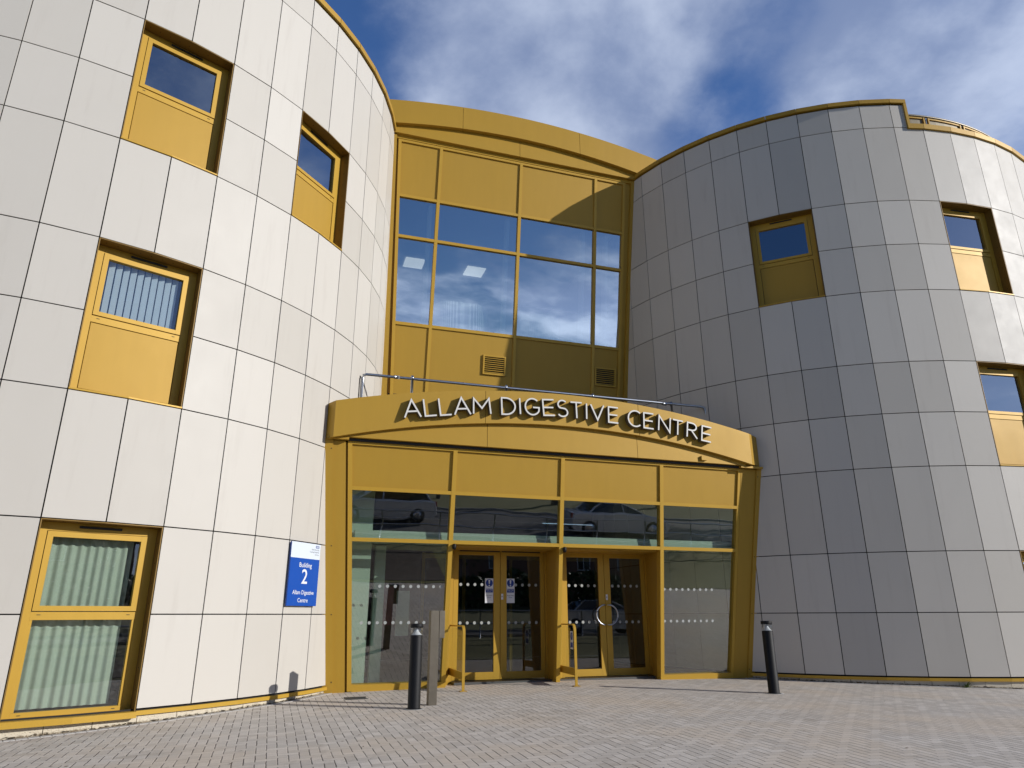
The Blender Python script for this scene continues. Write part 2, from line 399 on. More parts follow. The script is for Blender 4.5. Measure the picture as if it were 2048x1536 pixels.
def text_mesh(mb, body, size, fr, cx, cy, c, mi=0, align='CENTER', offset=0.0, thick=.0012, sx=1.0, spacing=1.0):
    cu = bpy.data.curves.new('t', 'FONT'); cu.body = body; cu.size = size; cu.align_x = align; cu.align_y = 'BOTTOM_BASELINE'
    cu.offset = offset; cu.resolution_u = 3; cu.space_character = spacing
    o = bpy.data.objects.new('t', cu); col.objects.link(o)
    dg = bpy.context.evaluated_depsgraph_get(); me = bpy.data.meshes.new_from_object(o.evaluated_get(dg))
    n = len(mb.v)
    for v in me.vertices: mb.v.append(fr(cx + v.co.x*sx, cy + v.co.y, c))
    for p in me.polygons: mb.f.append(tuple(n+i for i in p.vertices)); mb.mi.append(mi); mb.sm.append(False)
    bpy.data.objects.remove(o); bpy.data.curves.remove(cu); bpy.data.meshes.remove(me)

# ------------------------------------------------------------------ measured geometry
DR = {'L': (-9.0242, 13.0099, 6.3333, -1.1481, .1028), 'R': (8.326, 18.7514, 6.1581, 3.761, .1057)}
Z = [None, .1198, 1.1549, 2.1891, 3.7126, 4.7419, 5.7671, 7.2854, 8.3154, 9.3451, 11.1744, 11.7702]
PL = {'E': (12.539, .3217, .1299), 'U': (16.0748, .3134, .1349), 'D': (13.1, .3217, 0.0)}
def gz(x, y):
    d = math.hypot(x-.9, y-13.0); return .06 - .0135*min(d, 6) - .029*max(0, min(d, 10)-6)
def frame(w):
    y0, yaw, tilt = PL[w]
    d = Vector((math.cos(yaw), math.sin(yaw), 0)); n = Vector((math.sin(yaw), -math.cos(yaw), 0))
    up = n*math.sin(tilt) + Vector((0, 0, math.cos(tilt))); nn = n*math.cos(tilt) - Vector((0, 0, math.sin(tilt)))
    o = Vector((0, y0, 0))
    return lambda s, t, c=0.0: o + d*s + up*t + nn*c
FE, FU, FD = frame('E'), frame('U'), frame('D')
def vframe(w):
    y0, yaw, _ = PL[w]; d = Vector((math.cos(yaw), math.sin(yaw), 0)); n = Vector((math.sin(yaw), -math.cos(yaw), 0)); o = Vector((0, y0, 0))
    return d, n, (lambda s, z, c=0.0: o + d*s + n*c + Vector((0, 0, z)))
dE, nE, VE = vframe('E'); dU, nU, VU = vframe('U')
def dpt(w, c, z, dr=0.0):
    cx, cy, R, t0, dt = DR[w]; th = t0 + dt*c
    return Vector((cx + (R+dr)*math.cos(th), cy + (R+dr)*math.sin(th), z))

BLD = empty('hospital_building', (0.9, 13.0, .06),
            'curved white panelled hospital building with gold framed glass entrance between two round towers', 'building')

# ------------------------------------------------------------------ round towers
WINS = {'L': [(2, 7, 9), (6, 7, 9), (2, 4, 6), (2, 1, 3)], 'R': [(4, 7, 9), (10, 7, 9), (10, 4, 6), (10, 1, 3)]}
NCOL = {'L': 61, 'R': 59}
def inwin(w, c, r):
    for (c0, r0, r1) in WINS[w]:
        if c0 <= c < c0+2 and r0 <= r < r1: return True
    return False
for w in 'LR':
    rng = random.Random(3 if w == 'L' else 5)
    pan = MB(); back = MB(); g = .0074
    for c in range(-22, NCOL[w]-22):
        cc = DR[w]
        chordn = None
        for r in range(1, 11):
            if inwin(w, c, r): continue
            if w == 'R' and r == 10 and c >= 10: continue
            ctop = 1.0
            part = (w == 'R' and r == 10 and c == 9)
            z0, z1 = Z[r]+g, Z[r+1]-g
            a = dpt(w, c, 0); e = dpt(w, c+1, 0); d = (e-a); L = d.length; d.normalize(); n = Vector((d.y, -d.x, 0))
            gg = g if w == 'L' else g
            x0, x1 = gg, L-gg
            if part: x1 = L*.46
            j = [rng.uniform(-.0016, .0016) for _ in range(4)]
            P = lambda x, z, o: a + d*x + n*o + Vector((0, 0, z))
            pan.hexa([P(x0, z0, j[0]), P(x1, z0, j[1]), P(x1, z0, -.012), P(x0, z0, -.012), P(x0, z1, j[3]), P(x1, z1, j[2]), P(x1, z1, -.012), P(x0, z1, -.012)])
        for r in range(0, 11):
            if r > 0 and inwin(w, c, r): continue
            if r == 0 and inwin(w, c, 1): zb = Z[1]-.03
            z0 = Z[r] if r else -.35; z1 = Z[r+1]
            if r == 10:
                z1 = Z[11]+.1 if not (w == 'R' and c >= 10) else Z[10]+.06
            fx = .5 if (w == 'R' and c == 9 and r == 10) else 1.0
            A, B = dpt(w, c, 0, -.045), dpt(w, c, 0, -.045).lerp(dpt(w, c+1, 0, -.045), fx)
            back.face([A+Vector((0, 0, z0)), B+Vector((0, 0, z0)), B+Vector((0, 0, z1)), A+Vector((0, 0, z1))])
    pan.build('cladding', M['panel'], BLD)
    back.build('wall_lining', M['joint'], BLD)
    # drum roof
    rf = MB(); rf.face([dpt(w, c, 11.05, -.05) for c in range(NCOL[w])]); rf.build('flat_roof', M['rooftile'], BLD)
    # coping
    cp = MB()
    def coping(c0, c1, zt, zb, out=.045, wd=.30):
        cs = [c0] + [q for q in range(int(math.floor(c0))+1, int(math.ceil(c1)))] + [c1]
        for a, e in zip(cs[:-1], cs[1:]):
            def q(c, z, dr):
                k = math.floor(c + 1e-6); f = c-k
                if f < 1e-4: return dpt(w, k, z, dr)
                return dpt(w, k, z, dr).lerp(dpt(w, k+1, z, dr), f)
            e2 = e - .012
            cp.hexa([q(a, zb, out), q(e2, zb, out), q(e2, zb, -wd), q(a, zb, -wd), q(a, zt, out), q(e2, zt, out), q(e2, zt, -wd), q(a, zt, -wd)])
    if w == 'L': coping(-22, 39, Z[11]+.155, Z[11]+.035)
    else:
        coping(-22, 9.56, Z[11]+.125, Z[11]+.03)
        coping(9.46, 36.5, Z[10]+.085, Z[10]-.035)
        a = dpt(w, 9, 0).lerp(dpt(w, 10, 0), .46); e = dpt(w, 9, 0).lerp(dpt(w, 10, 0), .57)
        d = (e-a).normalized(); n = Vector((d.y, -d.x, 0))
        cp.box(lambda x, y, z_: a + d*x + n*z_ + Vector((0, 0, y)), 0, .062, Z[10]-.032, Z[11]+.028, -.28, .04)
    cp.build('coping', M['gold'], BLD)
    # base trim and plinth
    tr = MB(); pn = MB()
    for c in range(-22, NCOL[w]-22):
        if inwin(w, c, 1): pass
        else:
            z0, z1 = Z[1]-.066, Z[1]-.018
            tr.hexa([dpt(w, c, z0, .018), dpt(w, c+1, z0, .018), dpt(w, c+1, z0, -.02), dpt(w, c, z0, -.02), dpt(w, c, z1, .018), dpt(w, c+1, z1, .018), dpt(w, c+1, z1, -.02), dpt(w, c, z1, -.02)])
    nb_ = 86 if w == 'L' else 92
    for k in range(nb_):
        t0 = 2*math.pi*k/nb_; t1 = 2*math.pi*(k+1)/nb_ - .0012
        cx, cy, R = DR[w][:3]
        def q(t, z, dr): return Vector((cx+(R+dr)*math.cos(t), cy+(R+dr)*math.sin(t), z))
        zt = Z[1]-.067
        pn.hexa([q(t0, -.4, -.022), q(t1, -.4, -.022), q(t1, -.4, -.043), q(t0, -.4, -.043), q(t0, zt, -.022), q(t1, zt, -.022), q(t1, zt, -.043), q(t0, zt, -.043)])
    tr.build('base_trim', M['gold_frame'], BLD); pn.build('plinth', M['plinth'], BLD)

# balustrade screen on the lower roof of the right tower
sc = MB(); rail = MB(); inf = MB()
def dq(c, z, dr):
    cx, cy, R, t0, dt = DR['R']; th = t0+dt*c; return Vector((cx+(R+dr)*math.cos(th), cy+(R+dr)*math.sin(th), z))
c = 9.62
rail.tube([dq(9.5+.25*k, 11.80, -.34) for k in range(40)], .028, 10)
for k in range(7):
    a, e = 9.1+k*1.62, 9.1+(k+1)*1.62-.14
    if k == 0: a = 9.55
    N = 4; fw = .035
    for q in range(N):
        c0 = a+(e-a)*q/N; c1 = a+(e-a)*(q+1)/N
        for (z0, z1) in ((11.70, 11.735), (11.20, 11.25)):
            sc.hexa([dq(c0, z0, -.30), dq(c1, z0, -.30), dq(c1, z0, -.34), dq(c0, z0, -.34), dq(c0, z1, -.30), dq(c1, z1, -.30), dq(c1, z1, -.34), dq(c0, z1, -.34)])
        inf.face([dq(c0, 11.2, -.325), dq(c1, 11.2, -.325), dq(c1, 11.7, -.325), dq(c0, 11.7, -.325)])
    for cc in (a, e-.05):
        sc.hexa([dq(cc, 11.16, -.29), dq(cc+.05, 11.16, -.29), dq(cc+.05, 11.16, -.34), dq(cc, 11.16, -.34), dq(cc, 11.73, -.29), dq(cc+.05, 11.73, -.29), dq(cc+.05, 11.73, -.34), dq(cc, 11.73, -.34)])
    rail.tube([dq(e+.07, 11.0, -.34), dq(e+.07, 11.80, -.34)], .024, 8)
SCR = rail.build('roof_balustrade', M['steel'], BLD)
sc.build('screen_frame', M['gold'], SCR); inf.build('screen_panel', simple('perforated_bronze', (.20, .17, .11), .5, .3), SCR)

# ------------------------------------------------------------------ windows in the towers
def window(w, c0, r0, r1, style):
    a = dpt(w, c0, 0); e = dpt(w, c0+2, 0); d = (e-a); W = d.length; d.normalize(); n = Vector((d.y, -d.x, 0))
    zb, zt = Z[r0], Z[r1]; H = zt-zb
    fr = lambda x, z, o=0.0: a + d*x + n*o + Vector((0, 0, z))
    bulge = (dpt(w, c0+1, 0)-(a+d*(W/2))).dot(n)
    REC = -.18
    f = MB(); l = .012
    # liner (outer reveal)
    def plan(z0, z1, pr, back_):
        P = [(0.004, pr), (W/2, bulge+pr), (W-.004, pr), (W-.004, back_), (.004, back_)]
        ml = 0 if z0 < zb+.1 else 2  # sill keeps the plain gold, head gets the shade-darkened gold
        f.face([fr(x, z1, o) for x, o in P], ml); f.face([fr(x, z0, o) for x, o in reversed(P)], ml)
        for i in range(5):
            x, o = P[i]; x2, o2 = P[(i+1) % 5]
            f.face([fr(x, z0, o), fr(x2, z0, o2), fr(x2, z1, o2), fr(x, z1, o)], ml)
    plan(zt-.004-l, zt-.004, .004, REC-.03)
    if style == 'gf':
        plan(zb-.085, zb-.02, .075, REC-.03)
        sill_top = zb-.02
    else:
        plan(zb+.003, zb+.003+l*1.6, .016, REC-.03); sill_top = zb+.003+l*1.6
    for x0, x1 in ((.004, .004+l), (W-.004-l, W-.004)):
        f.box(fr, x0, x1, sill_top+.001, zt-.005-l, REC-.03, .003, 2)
    # fixed outer frame
    bw = .115; F0, F1 = REC-.07, REC
    zc0 = zb + (4.77-Z[4]) + 0 if False else zb + H*.515      # casement bottom
    ztop = zt-bw
    zlow = sill_top+.055
    f.box(fr, .004+l, bw, sill_top, zt-.018, F0, F1); f.box(fr, W-bw, W-.004-l, sill_top, zt-.018, F0, F1-.001)
    f.box(fr, bw+.001, W-bw-.001, ztop, zt-.018, F0, F1-.002)
    zt0 = zc0-.09
    f.box(fr, bw+.001, W-bw-.001, zt0, zc0-.004, F0, F1-.002)
    f.box(fr, bw+.001, W-bw-.001, sill_top, zlow, F0, F1-.002)
    # opening casement
    cw = .062; ci = .006
    cx0, cx1, cz0, cz1 = bw+ci, W-bw-ci, zc0+ci, ztop-ci
    C0, C1 = REC-.06, REC+.012
    f.box(fr, cx0, cx0+cw, cz0, cz1, C0, C1); f.box(fr, cx1-cw, cx1, cz0, cz1, C0, C1)
    f.box(fr, cx0+cw+.0004, cx1-cw-.0004, cz0, cz0+cw*.9, C0, C1-.0008); f.box(fr, cx0+cw+.0004, cx1-cw-.0004, cz1-cw, cz1, C0, C1-.0008)
    if style == 'gf':
        gw = .03
        f.box(fr, bw+.0012, bw+gw, zlow+.001, zt0-.001, F0, F1-.006); f.box(fr, W-bw-gw, W-bw-.0012, zlow+.001, zt0-.001, F0, F1-.006)
        # trickle vent and rivets in the head, drainage slots
    vt = f
    vt.box(fr, W*.33, W*.68, zt-bw*.62, zt-bw*.40, REC-.001, REC+.014, mi=1)
    for x in (bw+.06, W-bw-.10):
        vt.box(fr, x, x+.035, zt0+.052, zt0+.058, REC-.002, REC+.0022, mi=1)
        if style == 'gf': vt.box(fr, x, x+.035, zlow-.03, zlow-.024, REC-.002, REC+.0022, mi=1)
    for k in range(9):
        x = .10+(W-.2)*k/8; vt.box(fr, x-.006, x+.006, zt-.0195, zt-.0155, -.085, -.073, mi=1)
    for k in range(8):
        z = zb+.2+(H-.4)*k/7; vt.box(fr, W-.0195, W-.0155, z-.006, z+.006, -.085, -.073, mi=1)
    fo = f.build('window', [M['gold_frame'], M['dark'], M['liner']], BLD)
    gl = {'gf': M['glass_gf'], 'blind': M['glass_blind']}.get(style, M['glass_win'])
    p = MB(); p.box(fr, cx0+cw-.004, cx1-cw+.004, cz0+cw*.9-.004, cz1-cw+.004, REC-.030, REC-.024); p.build('pane', gl, fo)
    if style == 'gf':
        p = MB(); p.box(fr, bw+.026, W-bw-.026, zlow-.003, zt0+.003, REC-.030, REC-.024); p.build('pane', gl, fo)
    else:
        p = MB(); p.box(fr, bw+.008, W-bw-.008, zlow+.006, zt0-.008, REC-.05, REC-.008); p.build('spandrel_panel', M['gold'], fo, bevel=.004)
        p = MB(); p.box(fr, bw-.01, W-bw+.01, zlow-.01, zt0+.01, REC-.075, REC-.071); p.build('gasket', M['dark'], fo)
    # room behind
    rm = MB(); z0, z1 = zb-.02, zt+.15; x0, x1, o0, o1 = -.12, W+.12, -.26, -2.2
    rm.face([fr(x0, z0, o1), fr(x1, z0, o1), fr(x1, z1, o1), fr(x0, z1, o1)])
    rm.face([fr(x0, z0, o0), fr(x0, z0, o1), fr(x0, z1, o1), fr(x0, z1, o0)]); rm.face([fr(x1, z0, o0), fr(x1, z0, o1), fr(x1, z1, o1), fr(x1, z1, o0)])
    rm.face([fr(x0, z0, o0), fr(x1, z0, o0), fr(x1, z0, o1), fr(x0, z0, o1)]); rm.face([fr(x0, z1, o0), fr(x1, z1, o0), fr(x1, z1, o1), fr(x0, z1, o1)])
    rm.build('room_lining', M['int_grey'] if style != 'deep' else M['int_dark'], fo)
    if style == 'blind':
        bl = MB()
        for k in range(13):
            x = cx0+cw*.2+k*.088
            if x > W-bw-.1: break
            bl.face([fr(x, cz0-.2, REC-.12), fr(x+.066, cz0-.2, REC-.085), fr(x+.066, cz1, REC-.085), fr(x, cz1, REC-.12)])
        bl.build('vertical_blind', M['blind'], fo)
    if style == 'gf':
        cu = MB(); pts = []
        for k in range(106):
            x = bw+k*.0092; pts.append((x, REC-.16+.013*math.sin(x*2*math.pi/.098+.6*math.sin(x*9))))
        for (xa, oa), (xb, ob) in zip(pts[:-1], pts[1:]):
            cu.face([fr(xa, zb+.05, oa), fr(xb, zb+.05, ob), fr(xb, zt-.1, ob), fr(xa, zt-.1, oa)], 0, True)
        cu.build('curtain', M['curtain'], fo)
for (c0, r0, r1) in WINS['L']: window('L', c0, r0, r1, {(2, 4): 'blind', (2, 1): 'gf'}.get((c0, r0), 'deep'))
for (c0, r0, r1) in WINS['R']: window('R', c0, r0, r1, 'deep')

# ------------------------------------------------------------------ entrance curtain wall (leans outwards)
def lin(t, a, b_):  # a=(t0,v0) b=(t1,v1)
    return a[1] + (b_[1]-a[1])*(t-a[0])/(b_[0]-a[0])
eL = lambda t: lin(t, (.08, -2.663), (3.87, -2.956))
eR = lambda t: lin(t, (.08, 4.242), (3.87, 4.521))
oL = lambda t: lin(t, (.16, -3.0), (3.767, -3.308))
oR = lambda t: lin(t, (.145, 4.66), (3.768, 4.983))
Es = [None, -1.189, .802, 2.8088]
T = [.04, 2.3161, 3.1294, 3.885]
mw = .036
cw_ = MB()
def slant(mb, fr, s0f, s1f, t0, t1, c0, c1, mi=0):
    mb.hexa([fr(s0f(t0), t0, c1), fr(s1f(t0), t0, c1), fr(s1f(t0), t0, c0), fr(s0f(t0), t0, c0), fr(s0f(t1), t1, c1), fr(s1f(t1), t1, c1), fr(s1f(t1), t1, c0), fr(s0f(t1), t1, c0)], mi)
DEP = -.13
slant(cw_, FE, lambda t: eL(t)-.048, lambda t: eL(t)+.022, T[0]-.02, T[3], DEP, 0)
slant(cw_, FE, lambda t: eR(t)-.01, lambda t: eR(t)+.05, T[0]-.02, T[3], DEP, 0)
for k in (1, 2, 3):
    cw_.box(FE, Es[k]-mw, Es[k]+mw, T[0]-.04, T[3], DEP, .001)
cell = [lambda t: eL(t)+.022, lambda t: Es[1], lambda t: Es[2], lambda t: Es[3], lambda t: eR(t)-.01]
def edges(k):
    l = (lambda t: eL(t)+.0225) if k == 0 else (lambda t, q=Es[k]: q+mw+.0005)
    r = (lambda t: eR(t)-.0105) if k == 3 else (lambda t, q=Es[k+1]: q-mw-.0005)
    return l, r
th = .030
for k in range(4):
    l, r = edges(k)
    for (t0, t1) in ((T[1]-th, T[1]+th), (T[2]-th, T[2]+th), (T[3]-.045, T[3])):
        slant(cw_, FE, l, r, t0, t1, DEP, -.001)
    if k in (0, 3): slant(cw_, FE, l, r, T[0]-.03, T[0]+.075, DEP, -.001)
CW = cw_.build('curtain_wall_frame', M['gold_frame'], BLD)
for k in range(4):
    l, r = edges(k)
    p = MB(); slant(p, FE, l, r, T[2]+th+.001, T[3]-.046, -.085, -.036); p.build('spandrel_panel', M['gold'], CW)
    p = MB(); slant(p, FE, l, r, T[1]+th+.001, T[2]-th-.001, -.066, -.060); p.build('pane', M['glass_low'], CW)
    if k in (0, 3):
        p = MB(); slant(p, FE, l, r, T[0]+.076, T[1]-th-.001, -.066, -.060); p.build('pane', M['glass_low'], CW)
# jambs that close the gap to the towers
for side in (0, 1):
    jb = MB(); TJ = 3.90
    if side == 0:
        slant(jb, FE, lambda t: oL(t)-.12, lambda t: oL(t)+.075, -.02, TJ, -.12, .030)
        slant(jb, FE, lambda t: oL(t)+.0745, lambda t: eL(t)-.082, -.02, TJ, -.119, .004)
        slant(jb, FE, lambda t: eL(t)-.0825, lambda t: eL(t)-.049, -.02, TJ, -.125, -.07)
    else:
        slant(jb, FE, lambda t: eR(t)+.051, lambda t: oR(t)-.0735, -.02, TJ, -.119, .004)
        slant(jb, FE, lambda t: oR(t)-.0745, lambda t: oR(t)+.12, -.02, TJ, -.12, .030)
    for zz_ in (Z[1]+.05, Z[2], Z[3], Z[4]):
        t = zz_/math.cos(PL['E'][2])
        if t > 3.85: continue
        s = oL(t)+.045 if side == 0 else oR(t)-.045
        jb.box(FE, s-.008, s+.008, t-.008, t+.008, .029, .034, 1)
    jb.build('jamb', [M['gold'], M['dark']], BLD)

# tympanum and arched fascia
def arcstrip(fr, s0, s1, ft, fb, c0, c1, N=40, joints=()):
    mb = MB(); cuts = [s0+(s1-s0)*k/N for k in range(N+1)]
    for j in joints: cuts += [j-.004, j+.004]
    cuts = sorted(cuts)
    segs = []; cur = [cuts[0]]
    for a, e in zip(cuts[:-1], cuts[1:]):
        if any(abs((a+e)/2-j) < .004 for j in joints): segs.append(cur); cur = [e]; continue
        cur.append(e)
    segs.append(cur)
    for sg in segs:
        n = len(sg)
        for a, e in zip(sg[:-1], sg[1:]):
            mb.face([fr(a, fb(a), c1), fr(e, fb(e), c1), fr(e, ft(e), c1), fr(a, ft(a), c1)])
            mb.face([fr(a, ft(a), c0), fr(e, ft(e), c0), fr(e, fb(e), c0), fr(a, fb(a), c0)])
            mb.face([fr(a, fb(a), c0), fr(e, fb(e), c0), fr(e, fb(e), c1), fr(a, fb(a), c1)])
            mb.face([fr(a, ft(a), c1), fr(e, ft(e), c1), fr(e, ft(e), c0), fr(a, ft(a), c0)])
        for a in (sg[0], sg[-1]):
            mb.face([fr(a, fb(a), c0), fr(a, fb(a), c1), fr(a, ft(a), c1), fr(a, ft(a), c0)])
    return mb
ftE = lambda s: 4.936+.0489*s-.0290*s*s
fbE = lambda s: 4.3436+.04996*s-.0304*s*s
FC = .70
arcstrip(VE, -3.12, 4.62, lambda s: fbE(s)+.05, lambda s: 3.897, .50, .615, joints=(-.66, 2.25)).build('tympanum', M['gold'], BLD)
fas = arcstrip(VE, -3.258, 4.70, ftE, fbE, .45, FC, joints=(-.72, 2.27))
# splayed end returns that die into the towers
for (s0, s1) in ((-3.258, -3.365), (4.70, 5.0)):
    tb, tt = fbE(s0), ftE(s0)
    fas.hexa([VE(s0, tb, FC-.0005), VE(s1, tb+.01, .52), VE(s1, tb+.01, .3), VE(s0, tb, .3), VE(s0, tt, FC-.0005), VE(s1, tt-.012, .52), VE(s1, tt-.012, .3), VE(s0, tt, .3)])
FA = fas.build('entrance_fascia', M['gold'], BLD)
hd = MB()
hd.box(VE, -3.28, 4.95, 3.852, 3.896, .40, .545); hd.build('head_flashing', M['dark'], BLD)
sf = MB(); sf.box(VE, -3.34, -3.00, 3.852, 3.893, .30, .62); sf.build('soffit', M['gold'], BLD)
sf = MB(); sf.box(VE, 4.50, 5.0, 3.852, 3.893, .30, .62); sf.build('soffit', M['gold'], BLD)
al = MB(); al.box(VE, 3.59, 3.71, 3.93, 4.015, .616, .662); al.build('junction_box', M['gold'], BLD, bevel=.004)
# canopy roof
cr_ = MB(); cr_.hexa([VE(-3.4, 4.33, .5), VE(5.0, 4.33, .5), FU(3.2, 4.0, -.1), FU(-3.6, 4.0, -.1), VE(-3.4, 4.40, .5), VE(5.0, 4.40, .5), FU(3.2, 4.2, -.1), FU(-3.6, 4.2, -.1)])
cr_.build('canopy_roof', M['rooftile'], BLD)

# ------------------------------------------------------------------ upper curtain wall
uL = lambda t: lin(t, (7.374, -3.062), (11.797, -3.227))
uR = lambda t: lin(t, (7.374, 2.4546), (11.797, 2.5414))
UoL = lambda t: lin(t, (5.777, -3.20), (11.842, -3.40))
UoR = lambda t: lin(t, (6.293, 2.63), (11.896, 2.79))
Us = [None, -2.2428, -.2427, 1.7511]
UT = [4.3, 7.3738, 9.4208, 10.4078, 11.80]
um = MB(); mu = .036
slant(um, FU, lambda t: uL(t)-.04, lambda t: uL(t)+.03, UT[0], UT[4], -.13, 0)
slant(um, FU, lambda t: uR(t)-.03, lambda t: uR(t)+.04, UT[0], UT[4], -.13, 0)
for k in (1, 2, 3): um.box(FU, Us[k]-mu, Us[k]+mu, UT[0], UT[4], -.13, .001)
def uedges(k):
    l = (lambda t: uL(t)+.0305) if k == 0 else (lambda t, q=Us[k]: q+mu+.0005)
    r = (lambda t: uR(t)-.0305) if k == 3 else (lambda t, q=Us[k+1]: q-mu-.0005)
    return l, r
for k in range(4):
    l, r = uedges(k)
    for (t0, t1) in ((UT[1]-.035, UT[1]+.035), (UT[2]-.033, UT[2]+.033), (UT[3]-.033, UT[3]+.033), (UT[4]-.06, UT[4])):
        slant(um, FU, l, r, t0, t1, -.13, -.001)
UM = um.build('curtain_wall_frame', M['gold_frame'], BLD)
for k in range(4):
    l, r = uedges(k)
    p = MB(); slant(p, FU, l, r, UT[3]+.034, UT[4]-.061, -.085, -.036); p.build('spandrel_panel', M['gold'], UM)
    for (t0, t1) in ((UT[2]+.034, UT[3]-.034), (UT[1]+.036, UT[2]-.034)):
        p = MB(); slant(p, FU, l, r, t0, t1, -.060, -.054); p.build('pane', M['glass_up'], UM)
    p = MB(); slant(p, FU, l, r, UT[0], UT[1]-.036, -.085, -.030); p.build('spandrel_panel', M['gold'], UM)
uj = MB()
slant(uj, FU, lambda t: UoL(t)-.15, lambda t: UoL(t)+.085, UT[0], 11.86, -.14, .045)
slant(uj, FU, lambda t: UoL(t)+.0845, lambda t: uL(t)-.041, UT[0], 11.86, -.139, -.08)
uj.build('jamb', M['gold'], BLD)
uj = MB()
slant(uj, FU, lambda t: uR(t)+.041, lambda t: UoR(t)-.0585, UT[0], 11.86, -.139, -.03)
slant(uj, FU, lambda t: UoR(t)-.0595, lambda t: UoR(t)+.15, UT[0], 11.86, -.14, .04)
uj.build('jamb', M['gold'], BLD)
# louvres
for (s0, s1) in ((-.985, -.44), (1.80, 2.35)):
    lv = MB(); t0, t1 = 6.41, 6.865
    lv.box(FU, s0, s0+.035, t0, t1, -.029, .012); lv.box(FU, s1-.035, s1, t0, t1, -.029, .012)
    lv.box(FU, s0+.0355, s1-.0355, t0, t0+.035, -.029, .0115); lv.box(FU, s0+.0355, s1-.0355, t1-.035, t1, -.029, .0115)
    for k in range(8):
        t = t0+.045+k*.0475
        lv.hexa([FU(s0+.036, t, .008), FU(s1-.036, t, .008), FU(s1-.036, t+.010, -.014), FU(s0+.036, t+.010, -.014),
                 FU(s0+.036, t+.013, .008), FU(s1-.036, t+.013, .008), FU(s1-.036, t+.021, -.014), FU(s0+.036, t+.021, -.014)])
    lo_ = lv.build('louvre', M['gold_frame'], BLD)
    p = MB(); p.box(FU, s0+.02, s1-.02, t0+.02, t1-.02, -.0295, -.0275); p.build('vent_backing', M['dark'], lo_)
lowv = MB(); lowv.box(FU, -3.08, -2.55, 5.62, 5.78, -.029, -.024); lowv.build('vent_opening', M['dark'], BLD)
ftU = lambda s: 12.825-.0207*s-.02736*s*s
fbU = lambda s: 12.21-.0242*s-.0301*s*s
arcstrip(VU, -3.45, 2.95, lambda s: max(fbU(s)+.05, 11.82), lambda s: 11.775, 1.45, 1.69, joints=(-.32,)).build('tympanum', M['gold'], BLD)
rfz = arcstrip(VU, -5.2, 4.8, ftU, fbU, .6, 1.80, N=44, joints=(-1.79, 1.24))
rfz.build('roof_fascia', M['gold'], BLD)
hu = MB(); hu.box(VU, -3.5, 2.9, 11.695, 11.774, 1.4, 1.60); hu.build('head_flashing', M['gold_frame'], BLD)
# rear volume of the building so that nothing shows through
rv = MB()
rr = lambda s, t, c=0: FU(s, t, c)
y_ = PL['U'][1]; dU = Vector((math.cos(y_), math.sin(y_), 0)); nU = Vector((math.sin(y_), -math.cos(y_), 0)); oU = Vector((0, PL['U'][0], 0))
for (z0, z1, m_) in ((7.05, 7.25, 'floor_in'), (10.55, 10.62, 'ceil')):
    p = MB(); p.box(VU, -3.4, 2.9, z0, z1, -7.5, .62 if z0 < 9 else 1.1); p.build('floor_slab' if z0 < 9 else 'ceiling', M[m_], BLD)
p = MB(); p.box(VU, -3.6, 3.1, 12.2, 12.3, -9.5, .9); p.build('flat_roof', M['rooftile'], BLD)
p = MB(); p.box(VU, -4.5, 4.0, 0, 12.25, -9.0, -8.8); p.build('rear_wall', M['int_grey'], BLD)
p = MB(); p.box(VU, -3.6, 3.2, 7.3, 10.5, -7.6, -7.5); p.build('partition_wall', M['int_grey'], BLD)

for sx in (-3.12, 2.52):
    p = MB(); p.box(VU, sx, sx+.05, 7.25, 10.54, -7.4, .86); p.build('partition_wall', M['int_grey'], BLD)
# ------------------------------------------------------------------ interior seen through the upper glass
for (s0, c0) in ((-2.78, -1.05), (-1.0, -1.35), (.9, -1.2)):
    pass
def dirxy(p): return Vector(p)
for k, (x, y) in enumerate(((-2.74, 17.45), (-1.07, 17.98))):
    p = MB()
    ff = lambda a, b_, c, x=x, y=y: Vector((x, y, 10.545)) + dU*a - nU*b_ + Vector((0, 0, c))
    p.box(ff, -.27, .27, -.27, .27, -.03, 0); p.build('ceiling_light', M['lamp'], BLD)
for (sa, sb, ca) in ((-2.02, -.76, .32), (-.08, 1.10, .22), (1.72, 2.22, .30)):
    p = MB(); N = 30; z0, z1 = 7.26, 8.16
    def cyl(q):   # rounded fluted screen
        t = q/N; a = math.pi*(1-t); w_ = (sb-sa)/2
        return (sa+sb)/2 + w_*math.copysign(abs(math.cos(a))**.6, math.cos(a)), ca + .35*abs(math.sin(a))**.6
    N2 = 60
    for q in range(N2):
        t0 = q/2; a0 = cyl(t0); a1 = cyl(t0+.5)
        e0 = .022 if q % 2 else 0; e1 = 0 if q % 2 else .022
        p.face([VU(a0[0], z0, a0[1]+e0), VU(a1[0], z0, a1[1]+e1), VU(a1[0], z1, a1[1]+e1), VU(a0[0], z1, a0[1]+e0)])
    p.build('fluted_screen', M['int_white'], BLD)
p = MB(); p.tube([VU(-3.2, 9.05, -.9), VU(2.6, 9.05, -.9)], .012, 6); p.tube([VU(-3.2, 8.5, -2.6), VU(2.6, 8.5, -2.6)], .02, 6); p.build('service_rail', M['white'], BLD)
for s in (-2.32, -.42, 1.57, 2.2):
    p = MB(); p.box(VU, s-.06, s+.05, 7.3, 10.5, .10, .22)
    p = MB()
    sl = lambda t: s
    slant(p, FU, lambda t: s-.10, lambda t: s-.02, UT[1]+.05, UT[3]-.05, -.34, -.16); p.build('inner_reveal', M['int_white'], BLD)

